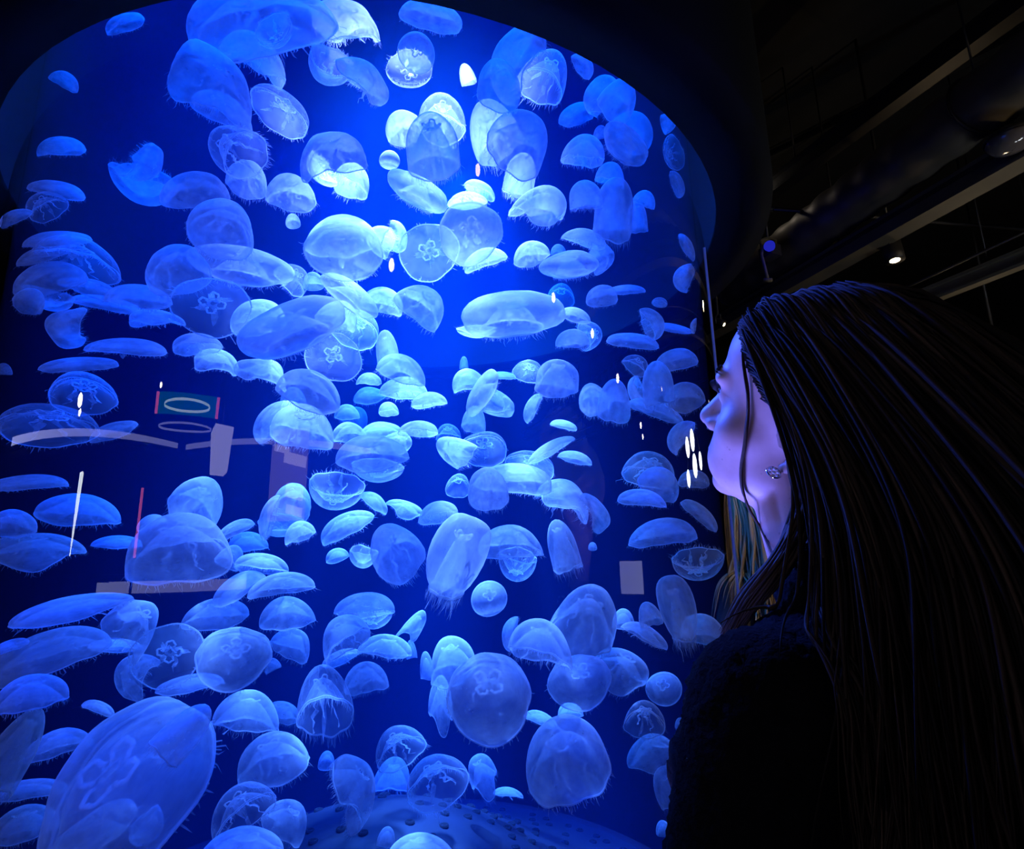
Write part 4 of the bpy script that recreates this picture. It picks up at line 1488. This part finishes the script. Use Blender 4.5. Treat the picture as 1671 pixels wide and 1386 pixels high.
# ------------------------------------------------------------------ the dark hall
M_WALL = plain('dark_wall', (0.018, 0.018, 0.020), 0.85, noise=0.3, scale=3)
M_CEIL = plain('dark_ceiling', (0.020, 0.019, 0.017), 0.9, noise=0.4, scale=4)
M_GROUND = plain('dark_floor', (0.03, 0.03, 0.033), 0.35, noise=0.3, scale=5)
M_GALV = plain('galvanised_duct', (0.13, 0.115, 0.09), 0.5, metal=0.3, noise=0.2, scale=9)
M_TRAY = plain('olive_grey_beam', (0.10, 0.095, 0.07), 0.6, noise=0.25, scale=7)
M_STEEL = plain('dark_steel', (0.05, 0.05, 0.05), 0.4, metal=0.6)
M_HOUSING = plain('black_housing', (0.02, 0.02, 0.022), 0.5)
G_WARM = glow('warm_lamp', (1.0, 0.72, 0.40), 22.0)
G_WHITE = glow('white_lamp', (1.0, 0.86, 0.72), 26.0)
G_COOL = glow('cool_strip', (0.46, 0.50, 1.0), 3.2)
G_BRIGHT = glow('bright_strip', (0.85, 0.92, 1.0), 11.0)
G_PINK = glow('pink_tube', (1.0, 0.16, 0.30), 5.0)
G_BLUE = glow('blue_lens', (0.03, 0.04, 1.0), 0.4)
G_TEAL = glow('teal_screen', (0.0, 0.30, 0.30), 2.0)
G_RING = glow('ring_light', (0.55, 0.80, 0.75), 6.0)
G_POSTER = glow('backlit_poster', (0.52, 0.45, 0.85), 1.8)
G_LILAC = glow('lilac_pattern', (0.85, 0.75, 1.0), 4.0)
G_SHADE = glow('lit_shade', (0.62, 0.62, 1.0), 5.0)

X0, X1, Y0, Y1, ZC = -4.6, 6.0, -4.2, 9.0, 4.7


def struct(name, mb, mat):
    return tag(mb.build(name, mat, smooth=False), kind='structure')


struct('floor', MB().box(((X0 + X1) / 2, (Y0 + Y1) / 2, -0.05), (X1 - X0, Y1 - Y0, 0.1)), M_GROUND)
struct('ceiling', MB().box(((X0 + X1) / 2, (Y0 + Y1) / 2, ZC + 0.05), (X1 - X0, Y1 - Y0, 0.1)), M_CEIL)
struct('wall_left', MB().box((X0 - 0.05, (Y0 + Y1) / 2, ZC / 2), (0.1, Y1 - Y0, ZC)), M_WALL)
struct('wall_right', MB().box((X1 + 0.05, (Y0 + Y1) / 2, ZC / 2), (0.1, Y1 - Y0, ZC)), M_WALL)
struct('wall_back', MB().box(((X0 + X1) / 2, Y0 - 0.05, ZC / 2), (X1 - X0, 0.1, ZC)), M_WALL)
struct('wall_front', MB().box(((X0 + X1) / 2, Y1 + 0.05, ZC / 2), (X1 - X0, 0.1, ZC)), M_WALL)


def run(p, az, y_from, y_to):
    """Two points of a level line through p that heads az degrees off straight ahead."""
    d = Vector((math.sin(math.radians(az)), math.cos(math.radians(az)), 0))
    p = Vector(p)
    return p + d * ((y_from - p.y) / d.y), p + d * ((y_to - p.y) / d.y)


def hanger(parent, p, top=ZC):
    MB().tube([(p[0], p[1], p[2]), (p[0], p[1], top)], 0.006, 6).build('hanger_rod', M_STEEL, parent)


# spiral duct
a, b = run((2.12, 3.02, 3.50), -13.5, -1.0, 8.8)
duct = thing('ventilation_duct', 'round spiral duct running under the dark ceiling with a warm lit lower edge', 'duct', a)
n = 260
pts = [a.lerp(b, i / n) - a for i in range(n + 1)]
MB().tube(pts, [0.150 + 0.006 * math.cos(2 * PI * i / 5) for i in range(n + 1)], 28).build('duct_wall', M_GALV, duct)
for t in (0.15, 0.35, 0.55, 0.75, 0.95):
    p = a.lerp(b, t) - a
    hanger(duct, p + Vector((0, 0, 0.14)), ZC - a.z)
    MB().tube([p + Vector((0.16 * math.cos(q), 0, 0.16 * math.sin(q))) for q in np.linspace(0, 2 * PI, 20, endpoint=False)], 0.008, 6, closed=True).build('duct_strap', M_STEEL, duct)


def beam(label, p, az, w, h, mat, y0=-1.0, y1=8.9, cat='beam', name='ceiling_beam'):
    a, b = run(p, az, y0, y1)
    t = thing(name, label, cat, a)
    d = (b - a)
    R = Matrix.Rotation(-math.radians(az), 3, 'Z')
    m = MB()
    mid = d / 2
    L = d.length
    m.box(mid, (w, L, h * 0.22), R)
    m.build('flange', mat, t, smooth=False)
    MB().box(mid + Vector((0, 0, h * 0.5)), (w * 0.25, L, h * 0.8), R).build('web', mat, t, smooth=False)
    MB().box(mid + Vector((0, 0, h)), (w, L, h * 0.22), R).build('flange', mat, t, smooth=False)
    for q in (0.2, 0.45, 0.7, 0.9):
        hanger(t, d * q + Vector((0, 0, h)), ZC - a.z)
    return t


beam('wide olive grey beam just below the round duct', (2.22, 3.14, 3.22), -19.2, 0.13, 0.10, M_TRAY)
beam('narrow beam with a warm lit edge, lowest at the right', (2.99, 3.55, 3.10), -23.3, 0.07, 0.09, M_TRAY)
beam('thin high beam faintly seen under the dark ceiling', (2.10, 3.52, 4.20), -44.5, 0.05, 0.06, M_STEEL, 0.5)
beam('slim dark beam between the round duct and the thin high beam', (1.95, 3.35, 3.85), -22.0, 0.09, 0.10, M_STEEL)


def pipe(label, a, b, r):
    a, b = Vector(a), Vector(b)
    t = thing('ceiling_pipe', label, 'pipe', a)
    MB().tube([(0, 0, 0), (b - a) * 0.5, b - a], r, 10).build('pipe_wall', M_STEEL, t)
    for q in (0.1, 0.6, 0.95):
        hanger(t, (b - a) * q + Vector((0, 0, r)), ZC - a.z)
        MB().tube([(b - a) * (q - 0.004), (b - a) * (q + 0.004)], r * 1.5, 10).build('pipe_clamp', M_STEEL, t)
    return t


pipe('thin dark conduit crossing in front of the round duct', (1.30, 3.37, 3.60), (5.2, 4.0, 3.60), 0.012)
q0, q1 = run((2.62, 3.42, 3.10), -18.0, 0.5, 8.8)
pipe('thin pale pipe between the olive beam and the narrow lit beam', q0, q1, 0.008)

# track spotlights: can, yoke, lens
def track_spot(label, p, target, r, L, lens, top=ZC, group=None, lens_r=0.8):
    p = Vector(p)
    t = thing('track_spotlight', label, 'spotlight', p, group=group)
    d = (Vector(target) - p).normalized()
    M = MB()
    M.tube([-d * L * 0.5, -d * L * 0.42, d * L * 0.25, d * L * 0.5], [r * 0.7, r * 0.9, r, r], 20)
    M.build('can', M_HOUSING, t)
    MB().tube([d * L * 0.500, d * L * 0.508], [r * lens_r, r * lens_r * 0.98], 20).build('lens', lens, t)
    s = d.orthogonal().normalized()
    MB().tube([s * r * 1.08, s * r * 1.1 + Vector((0, 0, r * 1.6)), Vector((0, 0, r * 2.0)), -s * r * 1.1 + Vector((0, 0, r * 1.6)), -s * r * 1.08], 0.006, 6).build('yoke', M_STEEL, t)
    MB().tube([(0, 0, r * 1.9), (0, 0, top - p.z)], 0.009, 8).build('drop_rod', M_STEEL, t)
    return t


track_spot('black can spotlight hanging below the olive beam with small warm bulbs', (2.29, 3.24, 3.20), (2.28, 3.18, 2.6), 0.055, 0.17, G_WARM, lens_r=0.5)
track_spot('spotlight seen edge-on as a bright slit near the canopy', (1.63, 3.75, 3.90), (3.0, 3.4, 3.4), 0.040, 0.12, G_WHITE)
track_spot('small warm-lit fixture beside the tank edge above the forehead', (1.44, 3.86, 3.00), (2.4, 3.2, 2.2), 0.030, 0.09, G_WARM, lens_r=0.4)
# blue stage light with a drop arm
t = thing('stage_light', 'blue-lit stage light with a bracket arm hanging beside the tank', 'spotlight', (1.66, 3.45, 3.30))
MB().box((0, 0, 0.0), (0.085, 0.10, 0.075), Matrix.Rotation(0.4, 3, 'Z')).build('housing', M_HOUSING, t, smooth=False)
MB().tube([(-0.02, -0.052, 0.01), (-0.035, -0.075, 0.005)], [0.030, 0.034], 18).build('lens', G_BLUE, t)
MB().tube([(-0.055, -0.03, 0.03), (-0.07, -0.03, -0.03), (-0.058, -0.03, -0.12), (-0.05, -0.03, -0.20)], 0.010, 8).build('bracket_arm', M_TRAY, t)
MB().tube([(-0.075, -0.03, -0.205), (-0.025, -0.03, -0.205)], 0.013, 10).build('arm_foot', M_TRAY, t)
MB().tube([(0.04, 0.01, 0.03), (0.05, 0.01, 0.09), (0.0, 0.01, 0.11), (-0.05, 0.01, 0.09), (-0.045, 0.01, 0.03)], 0.008, 8).build('yoke', M_TRAY, t)
MB().tube([(0, 0.01, 0.11), (0, 0.01, ZC - 3.30)], 0.010, 8).build('drop_rod', M_STEEL, t)
lamp('stage_light_lamp', 'POINT', (1.60, 3.30, 3.20), 0.25, (0.02, 0.03, 1.0), shadow_soft_size=0.02)
# glass bowl ceiling lamp at the right
t = thing('bowl_lamp', 'dim glossy bowl lamp under the ceiling at the upper right', 'lamp', (2.32, 2.39, 3.26))
MB().lathe([(0.002, -0.045), (0.04, -0.042), (0.075, -0.028), (0.095, 0.0), (0.098, 0.012), (0.09, 0.012)], 32).build('bowl', plain('smoked_glass', (0.10, 0.10, 0.12), 0.08, spec=1.0), t)
MB().lathe([(0.10, 0.010), (0.104, 0.02), (0.07, 0.05), (0.02, 0.06), (0.002, 0.06)], 32).build('rim_ring', M_STEEL, t)
MB().tube([(0, 0, 0.05), (0, 0, 0.08)], 0.010, 8).build('drop_rod', M_STEEL, t)
# chandelier of small warm bulbs at the right edge
CH = Vector((3.22, 3.74, 2.60))
t = thing('chandelier', 'cluster of small warm bulbs glowing at the right behind the hair', 'lamp', CH)
MB().tube([(0, 0, 0.16), (0, 0, ZC - CH.z)], 0.008, 8).build('drop_rod', M_STEEL, t)
MB().lathe([(0.002, 0.17), (0.03, 0.15), (0.02, 0.10), (0.035, 0.06), (0.002, 0.03)], 16).build('hub', M_STEEL, t)
for k, (dx, dy, dz) in enumerate(((-0.035, 0, 0.02), (0.022, -0.02, 0.005), (0.0, 0.03, 0.075), (0.10, -0.01, -0.012), (-0.07, 0.05, 0.0))):
    MB().tube([(0, 0, 0.08), (dx * 0.7, dy * 0.7, 0.03), (dx, dy, dz + 0.016)], 0.004, 6).build('arm', M_STEEL, t)
    m = MB()
    add_ell(m, (dx, dy, dz), (0.016, 0.016, 0.019) if k < 3 else (0.010, 0.010, 0.008), None, 12)
    m.build('bulb', G_WHITE if k < 3 else G_WARM, t)
lamp('chandelier_lamp', 'POINT', CH + Vector((0.0, 0, -0.06)), 3.5, (1.0, 0.70, 0.38), shadow_soft_size=0.05)
lamp('track_can_lamp', 'SPOT', (2.28, 3.20, 3.08), 70.0, (1.0, 0.72, 0.36), (0.9, 2.1, 1.45), spot_size=math.radians(45), spot_blend=0.7, shadow_soft_size=0.04)
lamp('duct_fill_lamp', 'SPOT', (3.34, 1.51, 2.565), 24.0, (1.0, 0.72, 0.36), (2.15, 3.0, 3.40), spot_size=math.radians(60), spot_blend=0.8, shadow_soft_size=0.03)  # fill spot and fixture added out of view to warm the duct edge
track_spot('added unseen fill spot off to the right, tilted up at the round duct', (3.38, 1.46, 2.53), (2.15, 3.0, 3.40), 0.04, 0.10, G_WARM, lens_r=0.5)
lamp('blond_fill_lamp', 'SPOT', (0.80, -0.42, 2.93), 110.0, (1.0, 0.74, 0.42), (0.76, 1.85, 1.48), spot_size=math.radians(20), spot_blend=0.6, shadow_soft_size=0.03)  # added spot and fixture, unseen, put a warm light on the blond hair
track_spot('added unseen fill spot high behind the viewer, aimed down at the blond woman', (0.80, -0.51, 2.99), (0.76, 1.85, 1.48), 0.05, 0.13, G_WARM, lens_r=0.5)

# ------------------------------------------------------------------ lit things behind the camera that mirror in the acrylic
# (all of them stand in the hall at their own distance)
def strip(label, a, b, h, mat, depth=0.05):
    a, b = Vector(a), Vector(b)
    d = b - a
    t = thing('light_strip', label, 'light', (a + b) / 2)
    R = d.to_track_quat('X', 'Z').to_matrix()
    MB().box((0, 0, 0), (d.length, depth, h), R).build('diffuser', mat, t, smooth=False)
    MB().box((0, 0, h * 0.5 + 0.02), (d.length, depth * 1.6, 0.04), R).build('housing', M_HOUSING, t, smooth=False)
    MB().box((0, 0, -h * 0.5 - 0.015), (d.length, depth * 1.6, 0.03), R).build('housing', M_HOUSING, t, smooth=False)
    return t


strip('long cool light strip along the left wall, mirrored as a white band across the tank', (X0 + 0.09, 0.9, 2.20), (X0 + 0.09, -3.9, 2.62), 0.06, G_COOL)
strip('long cool light strip along the back wall, mirrored faintly mid tank', (X0 + 0.25, Y0 + 0.09, 2.62), (0.4, Y0 + 0.09, 2.40), 0.06, G_COOL)
t = thing('wall_screen', 'teal screen with a light ring, mirrored upper left in the tank', 'screen', (-3.05, -2.45, 2.58))
R = Vector((0.64, 0.74, -0.15)).to_track_quat('Y', 'Z').to_matrix()
MB().box((0, 0, 0), (1.15, 0.05, 0.16), R).build('panel', G_TEAL, t, smooth=False)
MB().tube([R @ Vector((0.45 * math.cos(q), 0.03, 0.045 * math.sin(q) - 0.01)) for q in np.linspace(0, 2 * PI, 36, endpoint=False)], 0.011, 6, closed=True).build('ring', G_RING, t)
for s in (-1, 1):
    MB().box(R @ Vector((s * 0.60, 0, 0)), (0.06, 0.055, 0.16), R).build('side_light', G_PINK, t, smooth=False)
MB().tube([R @ Vector((0.52 * math.cos(q), 0.03, 0.03 * math.sin(q) - 0.17)) for q in np.linspace(0, 2 * PI, 36, endpoint=False)], 0.009, 6, closed=True).build('lower_ring', G_COOL, t)
MB().tube([(0, 0, 0.08), (0, 0, ZC - 2.58)], 0.012, 8).build('drop_rod', M_STEEL, t)
t = thing('pendant_lamp', 'white square lampshade, mirrored left of centre in the tank', 'lamp', (-2.08, -2.25, 2.12))
MB().lathe([(0.16, -0.14), (0.21, 0.14)], 4).build('shade', G_SHADE, t, smooth=False)
MB().tube([(0, 0, 0.12), (0, 0, ZC - 2.12)], 0.006, 6).build('cord', M_STEEL, t)
t = thing('lit_poster', 'backlit lilac poster on the back wall, mirrored below the big smooth dome jellyfish', 'poster', (-1.38, Y0 + 0.22, 2.18))
MB().box((0, 0, 0), (0.82, 0.04, 0.80)).build('panel', G_POSTER, t, smooth=False)
for dx, dz, w, h in ((0.15, 0.12, 0.5, 0.10), (-0.2, 0.22, 0.35, 0.06), (0.18, -0.16, 0.40, 0.12), (0.2, -0.32, 0.36, 0.08)):
    MB().box((dx * 0.9, 0.03, dz), (w, 0.012, h), Matrix.Rotation(0.12, 3, 'Y')).build('pattern_patch', G_LILAC, t, smooth=False)
t = thing('lit_column', 'thin white lit column, mirrored as a bright spike at the left', 'light', (-2.78, -0.29, 0))
MB().lathe([(0.002, 1.85), (0.028, 1.84), (0.022, 1.68), (0.008, 1.50), (0.008, 1.46)], 12).build('tube', G_BRIGHT, t)
MB().lathe([(0.010, 1.47), (0.012, 0.03), (0.14, 0.02), (0.14, 0.0), (0.002, 0.0)], 16).build('stand', M_HOUSING, t)
t = thing('pink_tube_lamp', 'upright pink tube lamp, mirrored right of the bright spike', 'light', (-2.32, -0.95, 0))
MB().tube([(0, 0, 1.46), (0, 0, 1.78)], 0.018, 10).build('tube', G_PINK, t)
MB().lathe([(0.016, 1.47), (0.016, 0.03), (0.12, 0.02), (0.12, 0.0), (0.002, 0.0)], 16).build('stand', M_HOUSING, t)
t = thing('bar_counter', 'dark counter with a bright front edge, mirrored as a long streak at lower left', 'counter', (-2.2, -1.52, 0))
R = Vector((-1.4, 1.09, 0)).to_track_quat('X', 'Z').to_matrix()
MB().box((0, 0, 0.65) , (1.85, 0.5, 1.30), R).build('body', M_HOUSING, t, smooth=False)
MB().box(R @ Vector((0, -0.256, 0)) + Vector((0, 0, 1.325)), (1.85, 0.02, 0.05), R).build('edge_light', G_COOL, t, smooth=False)
MB().box(R @ Vector((0, 0.256, 0)) + Vector((0, 0, 1.325)), (1.85, 0.02, 0.05), R).build('edge_light', G_COOL, t, smooth=False)
MB().box((0, 0, 1.37), (1.9, 0.56, 0.03), R).build('worktop', M_STEEL, t, smooth=False)
t = thing('globe_lamp', 'cluster of white globes mirrored at the tank edge beside the cheek', 'lamp', (2.92, 2.25, 2.05))
for k, (dx, dy, dz, r) in enumerate(((0, 0, 0.10, 0.075), (0.02, 0.03, -0.06, 0.08), (-0.14, 0.2, -0.04, 0.06), (0.10, -0.16, 0.06, 0.07), (0.14, -0.2, -0.14, 0.06))):
    m = MB()
    add_ell(m, (dx, dy, dz), (r, r, r), None, 16)
    m.build('globe', G_BRIGHT, t)
    MB().tube([(dx, dy, dz + r), (0, 0, 0.5)], 0.004, 6).build('cord', M_STEEL, t)
MB().tube([(0, 0, 0.5), (0, 0, ZC - 2.05)], 0.008, 6).build('drop_rod', M_STEEL, t)
DOTS = [((-3.5, 0.43, 3.90), 0.05), ((-3.28, -0.28, 2.28), 0.05), ((-3.6, -0.42, 2.29), 0.03), ((-2.57, -1.27, 2.39), 0.022),
        ((2.67, -0.76, 3.15), 0.045), ((3.69, -0.29, 3.17), 0.05), ((3.94, 0.28, 2.82), 0.05), ((4.09, 0.86, 2.45), 0.035), ((4.3, 0.9, 2.40), 0.03), ((0.35, -1.95, 3.16), 0.05)]
WORDS = ['first', 'second', 'third', 'fourth', 'fifth', 'sixth', 'seventh', 'eighth', 'ninth', 'tenth']
NOTE = ['lone warm dot at upper left', 'larger warm dot on the ringed round jellyfish', 'smaller warm dot on the ringed round jellyfish', 'faint dot above the teal screen',
        'dot on the right end of the whale-like jellyfish', 'dot beside the fringed flat jellyfish', 'dot on the side-by-side pair at right', 'upper of two dots right of the slim lone jellyfish',
        'lower of two dots right of the slim lone jellyfish', 'flat streak left of the clearest clover jellyfish']
for (p, r), nt_ in zip(DOTS, NOTE):
    track_spot('spotlight mirrored as the ' + nt_, p, (0.05, 0.7, 1.65), r, r * 2.6, G_WHITE)
t = thing('info_display', 'small glowing display mirrored as a soft glow low on the right', 'screen', (X1 - 0.04, 0.1, 1.22))
MB().box((0, 0, 0), (0.05, 0.9, 0.34)).build('panel', G_COOL, t, smooth=False)
MB().box((0.02, 0, 0), (0.05, 1.0, 0.44)).build('bezel', M_HOUSING, t, smooth=False)
